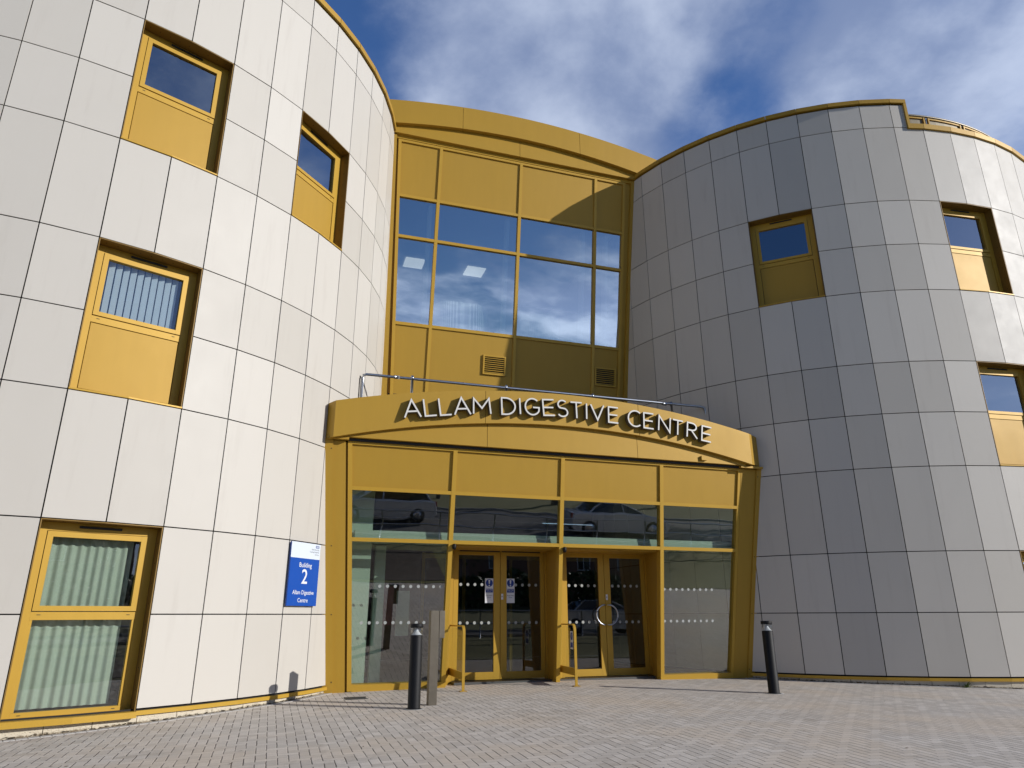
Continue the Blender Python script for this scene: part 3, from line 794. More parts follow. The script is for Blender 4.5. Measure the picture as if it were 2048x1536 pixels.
# ------------------------------------------------------------------ entrance: door lobby
VE_o = Vector((0, PL['E'][0], 0)); yE = PL['E'][1]
dE = Vector((math.cos(yE), math.sin(yE), 0)); nE = Vector((math.sin(yE), -math.cos(yE), 0))
DC = -(PL['D'][0]-PL['E'][0])*math.cos(yE)      # offset of the door plane from the foot of the glazing
tl = math.tan(PL['E'][2])
ztr = (T[1]-th)*math.cos(PL['E'][2])
bays = [(-1.189, .802, (-.925, -.060, .790)), (.802, 2.8088, (1.150, 2.006, 2.865))]
for bi, (sa, sb, (d0, dm, d1)) in enumerate(bays):
    # splayed side reveals and soffit between the leaning glazing and the upright doors
    rv_ = MB()
    for s, sd_, q in ((sa+mw+.001, d0-.05, 1), (sb-mw-.001, d1+.03, -1)):
        z0 = .03
        cf = lambda z: z*tl - .10
        rv_.hexa([VE(s, z0, cf(z0)), VE(s-.03*q, z0, cf(z0)), VE(sd_-.03*q, z0, DC), VE(sd_, z0, DC),
                  VE(s, ztr, cf(ztr)), VE(s-.03*q, ztr, cf(ztr)), VE(sd_-.03*q, ztr, DC), VE(sd_, ztr, DC)])
    rv_.hexa([VE(sa+.04, ztr-.025, ztr*tl-.10), VE(sb-.04, ztr-.025, ztr*tl-.10), VE(sb-.04, ztr-.025, DC-.06), VE(sa+.04, ztr-.025, DC-.06),
              VE(sa+.04, ztr+.03, ztr*tl-.10), VE(sb-.04, ztr+.03, ztr*tl-.10), VE(sb-.04, ztr+.03, DC-.06), VE(sa+.04, ztr+.03, DC-.06)])
    rv_.build('door_reveal', M['gold'], BLD)
    # door frame
    df = MB()
    df.box(VE, d0-.065, d0-.004, .05, 2.285, DC-.08, DC+.02); df.box(VE, d1+.004, d1+.065, .05, 2.285, DC-.08, DC+.02)
    df.box(VE, d0-.003, d1+.003, 2.290, 2.335, DC-.08, DC+.018)
    df.build('door_frame', M['gold_frame'], BLD)
    if bi == 0:
        p = MB(); p.box(VE, d0+.10, dm-.02, 2.225, 2.262, DC+.006, DC+.045); p.box(VE, dm+.02, d1-.09, 2.225, 2.262, DC+.006, DC+.045); p.build('door_header', M['dark'], BLD)
    for li, (a, e) in enumerate(((d0, dm), (dm, d1))):
        a += .004 if li == 0 else .005; e -= .005 if li == 0 else .004
        zb, zt = .085, 2.286
        if li == 0: gx0, gx1 = a+.085, e-.115
        else: gx0, gx1 = a+.115, e-.075
        g0, g1 = .205, 2.165
        lf = MB(); c0, c1 = DC-.05, DC
        lf.box(VE, a, gx0, zb, zt, c0, c1); lf.box(VE, gx1, e, zb, zt, c0, c1)
        lf.box(VE, gx0+.0005, gx1-.0005, zb, g0, c0, c1-.0008); lf.box(VE, gx0+.0005, gx1-.0005, g1, zt, c0, c1-.0008)
        do = lf.build('door', M['gold_frame'], BLD)
        p = MB(); p.box(VE, gx0-.004, gx1+.004, g0-.004, g1+.004, DC-.030, DC-.022); p.build('pane', M['glass_door'], do)
        # manifestation dots
        x = gx0+.05
        while x < gx1-.02:
            for z in (1.655, 1.008):
                dt_ = MB(); dt_.face([VE(x+.0265*math.cos(q*math.pi/8), z+.0265*math.sin(q*math.pi/8), DC-.0205) for q in range(16)])
                dt_.build('marker_dot', M['dot'], do)
            x += .130
        if li == 1:
            p = MB(); p.box(VE, a+.012, a+.05, 1.40, 1.50, DC, DC+.006); ko = p.build('lock_plate', M['white'], do)
            p = MB()
            p.box(VE, a+.022, a+.034, 1.44, 1.462, DC+.0055, DC+.0085); p.build('keyhole', M['dark'], do)
        if bi == 0:
            # notice: white sticker, blue mandatory disc, blue text band
            sx0 = (gx1-.158) if li == 0 else gx0+.002
            st = MB(); fd = lambda x, z, c=0: VE(x, z, c)
            st.box(VE, sx0, sx0+.156, 1.342, 1.764, DC-.0215, DC-.018)
            cx = sx0+.078
            st.face([VE(cx+.066*math.cos(q*math.pi/18), 1.685+.066*math.sin(q*math.pi/18), DC-.0172) for q in range(36)], 1)
            st.face([VE(cx-.017, 1.738, DC-.0165), VE(cx-.008, 1.668, DC-.0165), VE(cx+.008, 1.668, DC-.0165), VE(cx+.017, 1.738, DC-.0165)][::-1], 0)
            st.face([VE(cx+.0125*math.cos(q*math.pi/6), 1.640+.0125*math.sin(q*math.pi/6), DC-.0165) for q in range(12)], 0)
            st.face([VE(cx-.066, 1.520, DC-.0172), VE(cx+.066, 1.520, DC-.0172), VE(cx+.066, 1.585, DC-.0172), VE(cx-.066, 1.585, DC-.0172)], 1)
            text_mesh(st, 'Keep Clear', .027, VE, cx, 1.560, DC-.0165, 0, offset=.0006)
            text_mesh(st, 'Automatic', .019, VE, cx, 1.532, DC-.0165, 0)
            text_mesh(st, 'Automatic', .031, VE, cx, 1.462, DC-.0165, 2)
            text_mesh(st, 'Door', .031, VE, cx, 1.427, DC-.0165, 1)
            st.build('notice', [M['white'], M['blue'], M['ink']], do)
        else:
            # semicircular pull handle; the two make a pair of rings across the joint
            hx = dm - .01 if li == 0 else dm + .01
            sgn = -1 if li == 0 else 1
            cx, cz, rr_ = dm + (.042*sgn), 1.135, .175
            pts = [VE(cx + sgn*rr_*math.sin(q*math.pi/24), cz + rr_*math.cos(q*math.pi/24), DC+.065) for q in range(0, 25)]
            top = VE(cx-sgn*.04, cz+rr_, DC-.002); bot = VE(cx-sgn*.04, cz-rr_, DC-.002)
            p = MB(); p.tube([VE(cx, cz+rr_, DC-.002)] + [pts[0]] + pts[1:-1] + [pts[-1]] + [VE(cx, cz-rr_, DC-.002)], .0135, 12)
            p.build('pull_handle', M['galv'], do)
# threshold mat
p = MB(); p.box(VE, -.95, 2.92, .040, .074, DC+.02, DC+.30)
mt = p.build('door_mat', M['grate'], BLD)
p = MB()
for k in range(90):
    s = -.94+k*.0427; p.box(VE, s, s+.022, .0742, .0785, DC+.03, DC+.29)
p.build('mat_slats', M['steel'], mt)
# door sensors / small cameras beside the heads of the mullions
for s, bi in ((-1.189, 0), (.802, 1)):
    p = MB(); base = FE(s+.055, T[1]-.075, .0)
    p.lathe([(.0, -.05), (.026, -.045), (.034, -.01), (.034, .03), (.02, .045), (.0, .047)], base + nE*.03, 16)
    p.box(FE, s+.037, s+.07, T[1]-.115, T[1]-.035, -.02, .02)
    so = p.build('door_sensor', M['black'], None)
    tag(so, 'small black sensor dome at the head of the mullion left of the door with notices' if bi == 0 else 'small black sensor dome at the head of the mullion between the two pairs of doors', 'sensor', 'sensors above the doors')

# manifestation dots on the two fixed panes
for (s, e, t) in ((-2.31, -1.3, 1.59), (-2.56, -1.3, 1.026), (2.886, 3.95, 1.582), (2.892, 3.95, 1.023)):
    x = s
    while x < e:
        dt_ = MB(); dt_.face([FE(x+.0255*math.cos(q*math.pi/8), t+.0255*math.sin(q*math.pi/8), -.058) for q in range(16)]); x += .126
        dt_.build('marker_dot', M['dot'], CW)
# lobby interior
p = MB(); p.box(VE, -4.0, 5.2, -.06, .045, -7.5, DC-.06); p.build('floor_slab', M['floor_in'], BLD)
p = MB(); p.box(VE, -4.0, -1.2, -.06, .044, DC-.06, -.13); p.box(VE, 2.82, 5.2, -.06, .044, DC-.06, -.13); p.build('floor_slab', M['floor_in'], BLD)
p = MB(); p.box(VE, -4.0, 5.2, 3.72, 3.80, -7.5, .33); p.build('ceiling', M['ceil'], BLD)
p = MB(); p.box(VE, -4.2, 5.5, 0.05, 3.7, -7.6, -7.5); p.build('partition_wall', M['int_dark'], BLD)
p = MB(); p.box(VE, 4.35, 4.62, .05, 3.7, -1.05, -.8); p.build('column', M['int_white'], BLD)
p = MB(); p.box(VE, -3.05, -2.42, .05, 3.7, -3.5, -.30); p.build('lobby_side_wall', M['int_white'], BLD)
p = MB(); p.box(VE, -2.75, 4.5, 2.34, 2.475, -.75, .08); p.build('lobby_bulkhead', M['int_white'], BLD)
p = MB(); p.box(VE, -2.28, -2.10, .05, 2.3, -.95, -.78); p.build('partition_wall', M['int_white'], BLD)
p = MB(); p.box(VE, -2.10, -1.93, .98, 1.62, -.80, -.76); p.build('notice_board', M['maroon'], BLD)
p = MB(); p.box(VE, -1.85, -1.62, .80, 1.55, -.95, -.93); p.build('notice_board', M['int_white'], BLD)
# inner lobby door posts
p = MB()
for s in (-1.1, -.25, .75, 1.7, 2.72): p.box(VE, s-.03, s+.03, .05, 2.35, DC-1.9, DC-1.84)
p.box(VE, -1.1, 2.75, 2.24, 2.34, DC-1.91, DC-1.85); p.build('inner_door_frame', M['gold_frame'], BLD)
for k in range(3):
    p = MB(); p.box(VE, -1.9+k*2.2, -1.4+k*2.2, 3.70, 3.719, -3.2, -2.9); p.build('ceiling_light', M['lamp'], BLD)

# ------------------------------------------------------------------ sign lettering on the fascia
SG = empty('sign_letters', VE(.75, 4.3, .7), 'row of thin pale raised letters reading ALLAM DIGESTIVE CENTRE on the gold fascia', 'lettering')
def arcp(cx, cy, rx, ry, a0, a1, n=18):
    return [(cx+rx*math.cos(R_(a0+(a1-a0)*k/n)), cy+ry*math.sin(R_(a0+(a1-a0)*k/n))) for k in range(n+1)]
GL = {
 'A': [[(0, 0), (.5, 1), (1, 0)], [(.19, .34), (.81, .34)]],
 'L': [[(0, 1), (0, 0), (1, 0)]],
 'M': [[(0, 0), (.06, 1), (.5, .36), (.94, 1), (1, 0)]],
 'D': [[(0, 0), (0, 1)] + arcp(.30, .5, .70, .5, 90, -90, 20) + [(0, 0)]],
 'I': [[(0, 0), (0, 1)]],
 'G': [arcp(.52, .5, .50, .5, 48, 330, 26)+[(.97, .46), (.55, .46)]],
 'E': [[(1, 0), (0, 0), (0, 1), (1, 1)], [(0, .5), (.92, .5)]],
 'S': [arcp(.5, .745, .42, .255, 40, 235, 14) + arcp(.5, .26, .47, .26, 65, -150, 16)],
 'T': [[(.5, 0), (.5, 1)], [(0, 1), (1, 1)]],
 'V': [[(0, 1), (.5, 0), (1, 1)]],
 'C': [arcp(.56, .5, .54, .5, 48, 312, 26)],
 'N': [[(0, 0), (0, 1), (1, 0), (1, 1)]],
 'R': [[(0, 0), (0, 1), (.40, 1)] + arcp(.45, .75, .42, .25, 90, -90, 12) + [(0, .5)], [(.42, .49), (1, 0)]],
}
# letter, s_left, s_right, baseline t at left, baseline t at right, cap height, slant of the foot against the head
LT = [('A', -2.142, -1.869, 4.242, 4.279, .30), ('L', -1.797, -1.605, 4.298, 4.329, .295), ('L', -1.538, -1.349, 4.334, 4.364, .295),
      ('A', -1.295, -1.014, 4.365, 4.398, .298), ('M', -.965, -.655, 4.412, 4.436, .275), ('D', -.453, -.208, 4.449, 4.458, .297),
      ('I', -.115, -.06, 4.479, 4.481, .291), ('G', -.026, .246, 4.483, 4.489, .296), ('E', .325, .534, 4.495, 4.51, .290),
      ('S', .588, .789, 4.502, 4.507, .299), ('T', .850, 1.070, 4.493, 4.498, .295), ('I', 1.153, 1.19, 4.498, 4.498, .291),
      ('V', 1.240, 1.500, 4.498, 4.496, .284), ('E', 1.591, 1.784, 4.475, 4.470, .291), ('C', 1.985, 2.255, 4.443, 4.433, .30),
      ('E', 2.310, 2.509, 4.428, 4.418, .290), ('N', 2.613, 2.848, 4.404, 4.376, .288), ('T', 2.905, 3.120, 4.358, 4.334, .284),
      ('R', 3.214, 3.432, 4.327, 4.298, .286), ('E', 3.530, 3.728, 4.281, 4.254, .288)]
SW = .0148
for (ch, s0, s1, t0, t1, H) in LT:
    dx = Vector((s1-s0, t1-t0)); w = dx.length
    if ch == 'I': ux = Vector((1, -.055*(s0-.8)))
    else: ux = dx
    un = ux.normalized(); uy = Vector((-un.y, un.x))
    mb = MB(); lvl = 0
    for stroke in GL[ch]:
        pts = [Vector((s0, t0)) + un*(x*w) + uy*(y*H) for x, y in stroke]
        # mitred ribbon
        n = len(pts); closed = (pts[0]-pts[-1]).length < 1e-5
        Lp, Rp = [], []
        for i in range(n):
            if closed:
                a = pts[i-1] if i > 0 else pts[n-2]; e = pts[i+1] if i < n-1 else pts[1]
            else:
                a = pts[i-1] if i > 0 else None; e = pts[i+1] if i < n-1 else None
            d1 = (pts[i]-a).normalized() if a is not None else None; d2 = (e-pts[i]).normalized() if e is not None else None
            if d1 is None: d1 = d2
            if d2 is None: d2 = d1
            n1 = Vector((-d1.y, d1.x)); n2 = Vector((-d2.y, d2.x)); mm = n1+n2
            if mm.length < .2: mm = n1
            mm.normalize(); k = 1/max(.38, mm.dot(n1))
            Lp.append(pts[i]+mm*SW*k*.92); Rp.append(pts[i]-mm*SW*k*.92)
        cf, cb = .812-.0012*lvl, .708
        cb += .0005*lvl
        for i in range(n-1):
            q = [Rp[i], Rp[i+1], Lp[i+1], Lp[i]]
            mb.face([VE(v.x, v.y, cf) for v in q], 0); mb.face([VE(v.x, v.y, cb) for v in reversed(q)], 1)
            for a, e in ((Rp[i], Rp[i+1]), (Lp[i+1], Lp[i])):
                mb.face([VE(a.x, a.y, cb), VE(e.x, e.y, cb), VE(e.x, e.y, cf), VE(a.x, a.y, cf)], 1)
        if not closed:
            for i in (0, n-1): mb.face([VE(Lp[i].x, Lp[i].y, cb), VE(Rp[i].x, Rp[i].y, cb), VE(Rp[i].x, Rp[i].y, cf), VE(Lp[i].x, Lp[i].y, cf)], 1)
        lvl += 1
    # stand-off pins
    c = Vector((s0, t0)) + uy*(H*.5)
    mb.box(lambda x, y, z_: VE(c.x+x, c.y+y, z_), -.004, .004, -.004, .004, .69, .709, 1)
    mb.build('letter', [M['letter'], M['letter_side']], SG)

# ------------------------------------------------------------------ guard rail on the canopy
GRo = Vector((0, 12.9, 0)); VG = lambda s, z, c=0.0: GRo + dE*s + nE*c + Vector((0, 0, z))
gr = MB()
gr.tube([VG(-2.877, 4.35), VG(-2.877, 5.26), VG(-2.86, 5.30), VG(-2.81, 5.325), VG(-1.9, 5.325), VG(4.25, 5.345), VG(4.31, 5.33), VG(4.345, 5.27), VG(4.47, 4.45)], .026, 12)
GR = gr.build('guard_rail', M['galv'], None)
GR.name = 'guard_rail'
tag(GR, 'galvanised tube guard rail standing on the canopy roof behind the raised lettering', 'railing')
for s, ln in ((-1.962, 0), (-.122, .0), (1.719, .0), (3.526, .05)):
    p = MB(); p.tube([VG(s+ln*1.2, 4.40), VG(s, 5.385)], .026, 12)
    p.lathe([(.033, -.03), (.033, .03)], VG(s, 5.34), 12)
    p.build('post', M['galv'], GR)
p = MB(); p.tube([VG(-2.877, 4.42), VG(-2.95, 5.22, -.4), VG(-3.1, 4.42, -.8)], .016, 8); p.tube([VG(-2.95, 5.2, -.4), VG(-2.80, 4.42)], .014, 8); p.build('brace', M['galv'], GR)
for s in (-2.25, 3.36):
    p = MB()
    ax = Matrix(((0, 0, dE.x), (0, 1, dE.y), (-1, 0, 0)))
    p.tube([VG(s-.05, 5.327), VG(s+.05, 5.327)], .034, 12); p.build('coupler', M['galv'], GR)

# ------------------------------------------------------------------ wall sign on the left tower
a = dpt('L', 6.99, 0); e = dpt('L', 8.04, 0); d = (e-a); Wd = d.length; d.normalize(); n = Vector((d.y, -d.x, 0))
n = Vector((d.y, -d.x, 0))
VS = lambda x, z, c=0.0: a + d*x + n*c + Vector((0, 0, z))
zs0, zs1, zm = 1.270, 2.172, 1.945
ws = MB()
ws.box(VS, 0, Wd, zs0, zs1, .032, .052, 1)
ws.face([VS(.001, zm, .0535), VS(Wd-.001, zm, .0535), VS(Wd-.001, zs1-.001, .0535), VS(.001, zs1-.001, .0535)], 0)
ws.face([VS(.001, zs0+.001, .0535), VS(Wd-.001, zs0+.001, .0535), VS(Wd-.001, zm-.0005, .0535), VS(.001, zm-.0005, .0535)], 1)
cx = Wd*.52
text_mesh(ws, 'Building', .094, VS, cx, 1.818, .0545, 2, offset=.0008)
text_mesh(ws, '2', .295, VS, cx, 1.585, .0545, 2, offset=.003)
text_mesh(ws, 'Allam Digestive', .083, VS, cx, 1.432, .0545, 2, offset=.0007, sx=.94)
text_mesh(ws, 'Centre', .083, VS, cx, 1.322, .0545, 2, offset=.0007)
ws.face([VS(Wd-.115, 2.112, .0545), VS(Wd-.03, 2.112, .0545), VS(Wd-.03, 2.148, .0545), VS(Wd-.115, 2.148, .0545)], 3)
text_mesh(ws, 'NHS', .036, VS, Wd-.0725, 2.1175, .0552, 0, offset=.001, sx=1.0)
for i, (tx, sz) in enumerate((('Hull University', .030), ('Teaching Hospitals', .030), ('NHS Trust', .022))):
    text_mesh(ws, tx, sz, VS, Wd-.03, 2.078-.036*i, .0545, 4, align='RIGHT')
WS = ws.build('wall_sign', [M['sign_white'], M['sign_blue'], M['white'], M['blue'], M['ink']], None)
tag(WS, 'blue and white rectangular sign reading Building 2 on the white tower beside the entrance', 'sign')

# ------------------------------------------------------------------ bollards, post, barriers
def bollard(x, y, label):
    z = gz(x, y)-.004
    o = empty('bollard_light', (x, y, z), label, 'bollard', 'black bollard lights in front of the entrance')
    p = MB(); p.lathe([(.14, -.02), (.14, .0045), (.101, .0060)], (x, y, z), 28); p.build('base_collar', M['concrete'], o)
    p = MB(); p.lathe([(.100, 0), (.100, .008), (.0855, .012), (.0805, .016), (.0805, .878), (.076, .886)], (x, y, z), 40); p.build('column', M['black'], o)
    p = MB(); prof = [(.074, .886)]
    for k in range(9):
        t = k/8; prof.append((.073-.058*math.sin(t*math.pi/2)**.8 if False else .014+.059*(1-t)**1.9, (.886+.092*t)))
    p.lathe(prof, (x, y, z), 36); p.build('reflector', M['white'], o)
    p = MB(); p.lathe([(.0785, .884), (.0785, .982), (.0745, .982), (.0745, .884)], (x, y, z), 40); p.build('lens', M['glass_clear'], o)
    p = MB(); p.lathe([(.0815, .978), (.083, .982), (.083, 1.018), (.079, 1.025), (.03, 1.028)], (x, y, z), 40); p.build('cap', M['black'], o)
bollard(-1.262, 9.68, 'black round bollard light standing beside the steel push pad post, left of the doors')
bollard(3.893, 11.30, 'black round bollard light standing alone in front of the shaded right tower')
px, py = -1.075, 10.02; pz = gz(px, py)-.003
PO = empty('push_pad_post', (px, py, pz), 'square stainless steel post with a side plate behind the left bollard', 'post')
pd = Vector((math.cos(.40), math.sin(.40), 0)); pn_ = Vector((math.sin(.40), -math.cos(.40), 0))
VP = lambda x, z, c=0.0: Vector((px, py, pz)) + pd*x + pn_*c + Vector((0, 0, z))
p = MB(); p.box(VP, -.058, .058, 0, 1.185, -.045, .045); p.build('column', M['steel'], PO, bevel=.003)
p = MB(); p.box(VP, .064, .142, .83, 1.185, -.045, .045); p.build('side_plate', M['steel'], PO, bevel=.003)
p = MB(); p.box(VP, .0585, .0635, .84, 1.17, -.035, .035); p.build('spacer', M['dark'], PO)

def barrier(N, F, H, label, sticker):
    N = Vector(N); F = Vector(F); z = gz(N.x, N.y); N.z = z; F.z = z
    u = (F-N); L = u.length; u.normalize(); q = Vector((u.y, -u.x, 0))
    VB = lambda x, zz_, c=0.0: N + u*x + q*c + Vector((0, 0, zz_))
    o = empty('door_barrier', tuple(N), label, 'barrier', 'gold framed glass barriers by the doors')
    r = .10; path = [(0, 0)]
    path += [(r-r*math.cos(R_(k*9)), H-r+r*math.sin(R_(k*9))) for k in range(11)]
    path += [(L-r+r*math.sin(R_(k*9)), H-r+r*math.cos(R_(k*9))) for k in range(11)]
    path += [(L, 0.0)]
    mb = MB(); th_ = .011; hw = .021
    Lp, Rp = [], []
    for i, pt in enumerate(path):
        a = Vector(path[max(0, i-1)]); e = Vector(path[min(len(path)-1, i+1)]); d_ = (e-a).normalized(); nn_ = Vector((-d_.y, d_.x)); v = Vector(pt)
        Lp.append(v+nn_*th_); Rp.append(v-nn_*th_)
    for i in range(len(path)-1):
        A, B, C, D = Lp[i], Lp[i+1], Rp[i+1], Rp[i]
        mb.face([VB(A.x, A.y, hw), VB(B.x, B.y, hw), VB(B.x, B.y, -hw), VB(A.x, A.y, -hw)], 0, True)
        mb.face([VB(D.x, D.y, -hw), VB(C.x, C.y, -hw), VB(C.x, C.y, hw), VB(D.x, D.y, hw)], 0, True)
        for h in (hw, -hw): mb.face([VB(A.x, A.y, h), VB(B.x, B.y, h), VB(C.x, C.y, h), VB(D.x, D.y, h)])
    mb.build('hoop', M['gold_frame'], o)
    p = MB(); p.box(VB, .012, L-.012, .155, .265, -.012, .012); p.build('bottom_rail', M['gold_frame'], o)
    p = MB(); p.box(VB, .03, L-.03, .266, H-.035, -.004, .004); p.build('pane', M['glass_clear'], o)
    p = MB(); p.box(VB, .012, .03, .266, H-.06, -.009, .009); p.box(VB, L-.03, L-.012, .266, H-.06, -.009, .009); p.build('glazing_strip', M['white'], o)
    for x in (0, L):
        p = MB(); p.box(VB, x-.05, x+.05, 0, .008, -.055, .055); p.box(VB, x-.008+.02, x+.008+.02, .008, .07, -.012, .012)
        p.build('foot_plate', M['gold_frame'], o)
    if sticker:
        p = MB(); x0, x1 = .10, .24; c_ = -.0052 if q.x > 0 else .0052
        for c_ in (-.0052,):
            p.face([VB(x0, .55, c_), VB(x1, .55, c_), VB(x1, .83, c_), VB(x0, .83, c_)], 0)
            p.face([VB(.17+.055*math.cos(k*math.pi/12), .75+.062*math.sin(k*math.pi/12), c_-.0006) for k in range(24)], 1)
            p.face([VB(.162, .785, c_-.0012), VB(.178, .785, c_-.0012), VB(.174, .73, c_-.0012), VB(.166, .73, c_-.0012)], 0)
            p.face([VB(x0+.012, .575, c_-.0006), VB(x1-.012, .575, c_-.0006), VB(x1-.012, .655, c_-.0006), VB(x0+.012, .655, c_-.0006)], 1)
        p.build('notice', [M['white'], M['blue']], o)
barrier((-.765, 11.56, 0), (-1.118, 12.82, 0), .94, 'gold hooped glass barrier at the left jamb of the door with notices', False)
barrier((1.017, 12.12, 0), (.745, 13.27, 0), .935, 'gold hooped glass barrier between the two pairs of doors, with a small sticker', True)

# drain grate and weed
gx, gy = -2.25, 10.86; gzv = gz(gx, gy)
VGt = lambda x, y, c=0.0: Vector((gx, gy, gzv+.004)) + dE*x - nE*y + Vector((0, 0, c))
p = MB()
p.box(VGt, -.15, .15, -.12, .12, -.03, -.002, 1)
for k in range(11): x = -.145+k*.027; p.box(VGt, x, x+.013, -.115, .115, -.002, .004, 0)
p.box(VGt, -.16, .16, -.135, -.12, -.002, .005, 0); p.box(VGt, -.16, .16, .12, .135, -.002, .005, 0)
tag(p.build('drain_grate', [M['grate'], M['dark']], None), 'small dark metal drain grate set in the paving left of the entrance', 'drain')
wx, wy = 7.46, 12.44; wz = gz(wx, wy)
th_w = math.atan2(12.6-DR['R'][1], 7.46-DR['R'][0])
wx = DR['R'][0] + (DR['R'][2]+.05)*math.cos(math.atan2(12.35-DR['R'][1], 7.52-DR['R'][0])); wy = DR['R'][1] + (DR['R'][2]+.05)*math.sin(math.atan2(12.35-DR['R'][1], 7.52-DR['R'][0])); wz = gz(wx, wy)
p = MB(); rg = random.Random(11)
for k in range(26):
    an = rg.uniform(0, 2*math.pi); ln = rg.uniform(.07, .17); el = rg.uniform(.3, 1.3); wd = rg.uniform(.010, .020)
    dv = Vector((math.cos(an)*math.cos(el), math.sin(an)*math.cos(el), math.sin(el))); sd2 = Vector((-math.sin(an), math.cos(an), 0))
    b0 = Vector((wx, wy, wz)); pr = None
    for q in range(4):
        t = q/3; c_ = b0 + dv*(ln*t) - Vector((0, 0, .05*t*t)); ww = wd*math.sin(math.pi*(.15+.8*t))
        cur = (c_-sd2*ww, c_+sd2*ww)
        if pr: p.face([pr[0], pr[1], cur[1], cur[0]], 0, True)
        pr = cur
tag(p.build('weed', M['weedleaf'], None), 'small green weed growing at the foot of the right tower', 'weed')

# ------------------------------------------------------------------ ground
SE = Vector((0, 4.0, 0)); e1 = Vector((math.cos(.335), math.sin(.335), 0)); e2 = Vector((math.sin(.335), -math.cos(.335), 0))
def GP(a_, w_): return SE + e1*a_ + e2*w_
def gh(a_, w_):
    P = GP(a_, w_); base = gz(P.x, P.y)
    if w_ <= 0: return base
    if w_ <= 5: t = w_/5; return base + .50*(t*t*(3-2*t))
    if w_ <= 14: return base + .50
    return base + .50 + min(2.4, (w_-14)*.07)
def sheet(name, a0, a1, w0, w1, na, nw, m, dz=0.0, label=None, kind='structure'):
    mb = MB(); n0 = 0; V = []
    for i in range(nw+1):
        for j in range(na+1):
            A = a0+(a1-a0)*j/na; Wv = w0+(w1-w0)*i/nw; P = GP(A, Wv); P.z = gh(A, Wv)+dz; mb.v.append(P)
    for i in range(nw):
        for j in range(na):
            k = i*(na+1)+j; mb.f.append((k, k+na+1, k+na+2, k+1)); mb.mi.append(0); mb.sm.append(True)
    return tag(mb.build(name, m, None), kind=kind)
sheet('pavement', -26, 30, -28, 0, 56, 28, M['paving'])
sheet('grass_bank', -60, 60, 0.0, 5.2, 48, 12, M['grass'], .015)
sheet('planting_bed', -9, 3.5, .25, 3.2, 12, 8, M['soil'], .03)
sheet('road', -80, 80, 5.2, 13.8, 16, 6, M['asphalt'], .012)
sheet('grass_verge', -140, 140, 13.8, 60, 20, 20, M['grass'], .012)
g = MB(); NR = 64
for k in range(NR):
    a0, a1 = 2*math.pi*k/NR, 2*math.pi*(k+1)/NR
    for r0, r1, z0, z1 in ((0, 60, -.45, -.45), (60, 1500, -.45, -6)):
        P0 = Vector((math.cos(a0), math.sin(a0), 0)); P1 = Vector((math.cos(a1), math.sin(a1), 0))
        if r0 == 0: g.face([(0, 0, z0), P0*r1+Vector((0, 0, z1)), P1*r1+Vector((0, 0, z1))])
        else: g.face([P0*r0+Vector((0, 0, z0)), P0*r1+Vector((0, 0, z1)), P1*r1+Vector((0, 0, z1)), P1*r0+Vector((0, 0, z0))])
tag(g.build('ground', M['grass'], None), kind='structure')
# kerb along the road and block edging along the foot of the towers
kb = MB()
for k in range(100):
    A = -50+k*1.0
    for w0 in (5.05, 13.75):
        P = [GP(A, w0), GP(A+.99, w0), GP(A+.99, w0+.14), GP(A, w0+.14)]
        z = [gh(A, w0+.1)]*4
        kb.hexa([Vector((q.x, q.y, z_-.1)) for q, z_ in zip(P, z)] + [Vector((q.x, q.y, z_+.11)) for q, z_ in zip(P, z)])
tag(kb.build('kerb', M['concrete'], None), kind='structure')
for w in 'LR':
    eb = MB(); cx, cy, R = DR[w][:3]; n = int(2*math.pi*R/.105)
    for k in range(n):
        t0 = 2*math.pi*k/n; t1 = 2*math.pi*(k+.93)/n
        x, y = cx+R*math.cos(t0), cy+R*math.sin(t0)
        if w == 'L' and not (-2.2 < (t0 if t0 < math.pi else t0-2*math.pi) < -.12): continue
        if w == 'R' and not (3.95 < t0 < 5.4): continue
        r0, r1 = R-.02, R+.085
        q = [(r0, t0), (r0, t1), (r1, t1), (r1, t0)]
        pts = [Vector((cx+r*math.cos(t), cy+r*math.sin(t), 0)) for r, t in q]
        eb.hexa([Vector((p_.x, p_.y, gz(p_.x, p_.y)-.05)) for p_ in pts] + [Vector((p_.x, p_.y, gz(p_.x, p_.y)+.005)) for p_ in pts])
    tag(eb.build('edging', M['kerb_block'], None), kind='structure')
# soil and moss lying in the angle between plinth and paving
ml = MB(); rg = random.Random(4)
for w in 'LR':
    cx, cy, R = DR[w][:3]
    ts = [(-1.25+.004*k) for k in range(240)] if w == 'L' else [(4.15+.004*k) for k in range(260)]
    for t in ts:
        if rg.random() < .35: continue
        for _ in range(2):
            r = R - .02 + abs(rg.gauss(0, .018)); tt = t+rg.uniform(0, .004); s = rg.uniform(.006, .020)
            c_ = Vector((cx+r*math.cos(tt), cy+r*math.sin(tt), 0)); c_.z = gz(c_.x, c_.y)+.004+rg.uniform(0, .012)
            v = [c_+Vector((rg.uniform(-s, s)*2, rg.uniform(-s, s)*2, rg.uniform(0, s))) for _ in range(4)]
            for tri in ((0, 1, 2), (0, 2, 3), (0, 1, 3)): ml.face([v[i] for i in tri])
tag(ml.build('moss_litter', simple('moss_soil', (.10, .075, .045), .95, var=.4, vscale=30), None), kind='stuff', label='brown moss and soil litter along the foot of the towers', cat='litter')
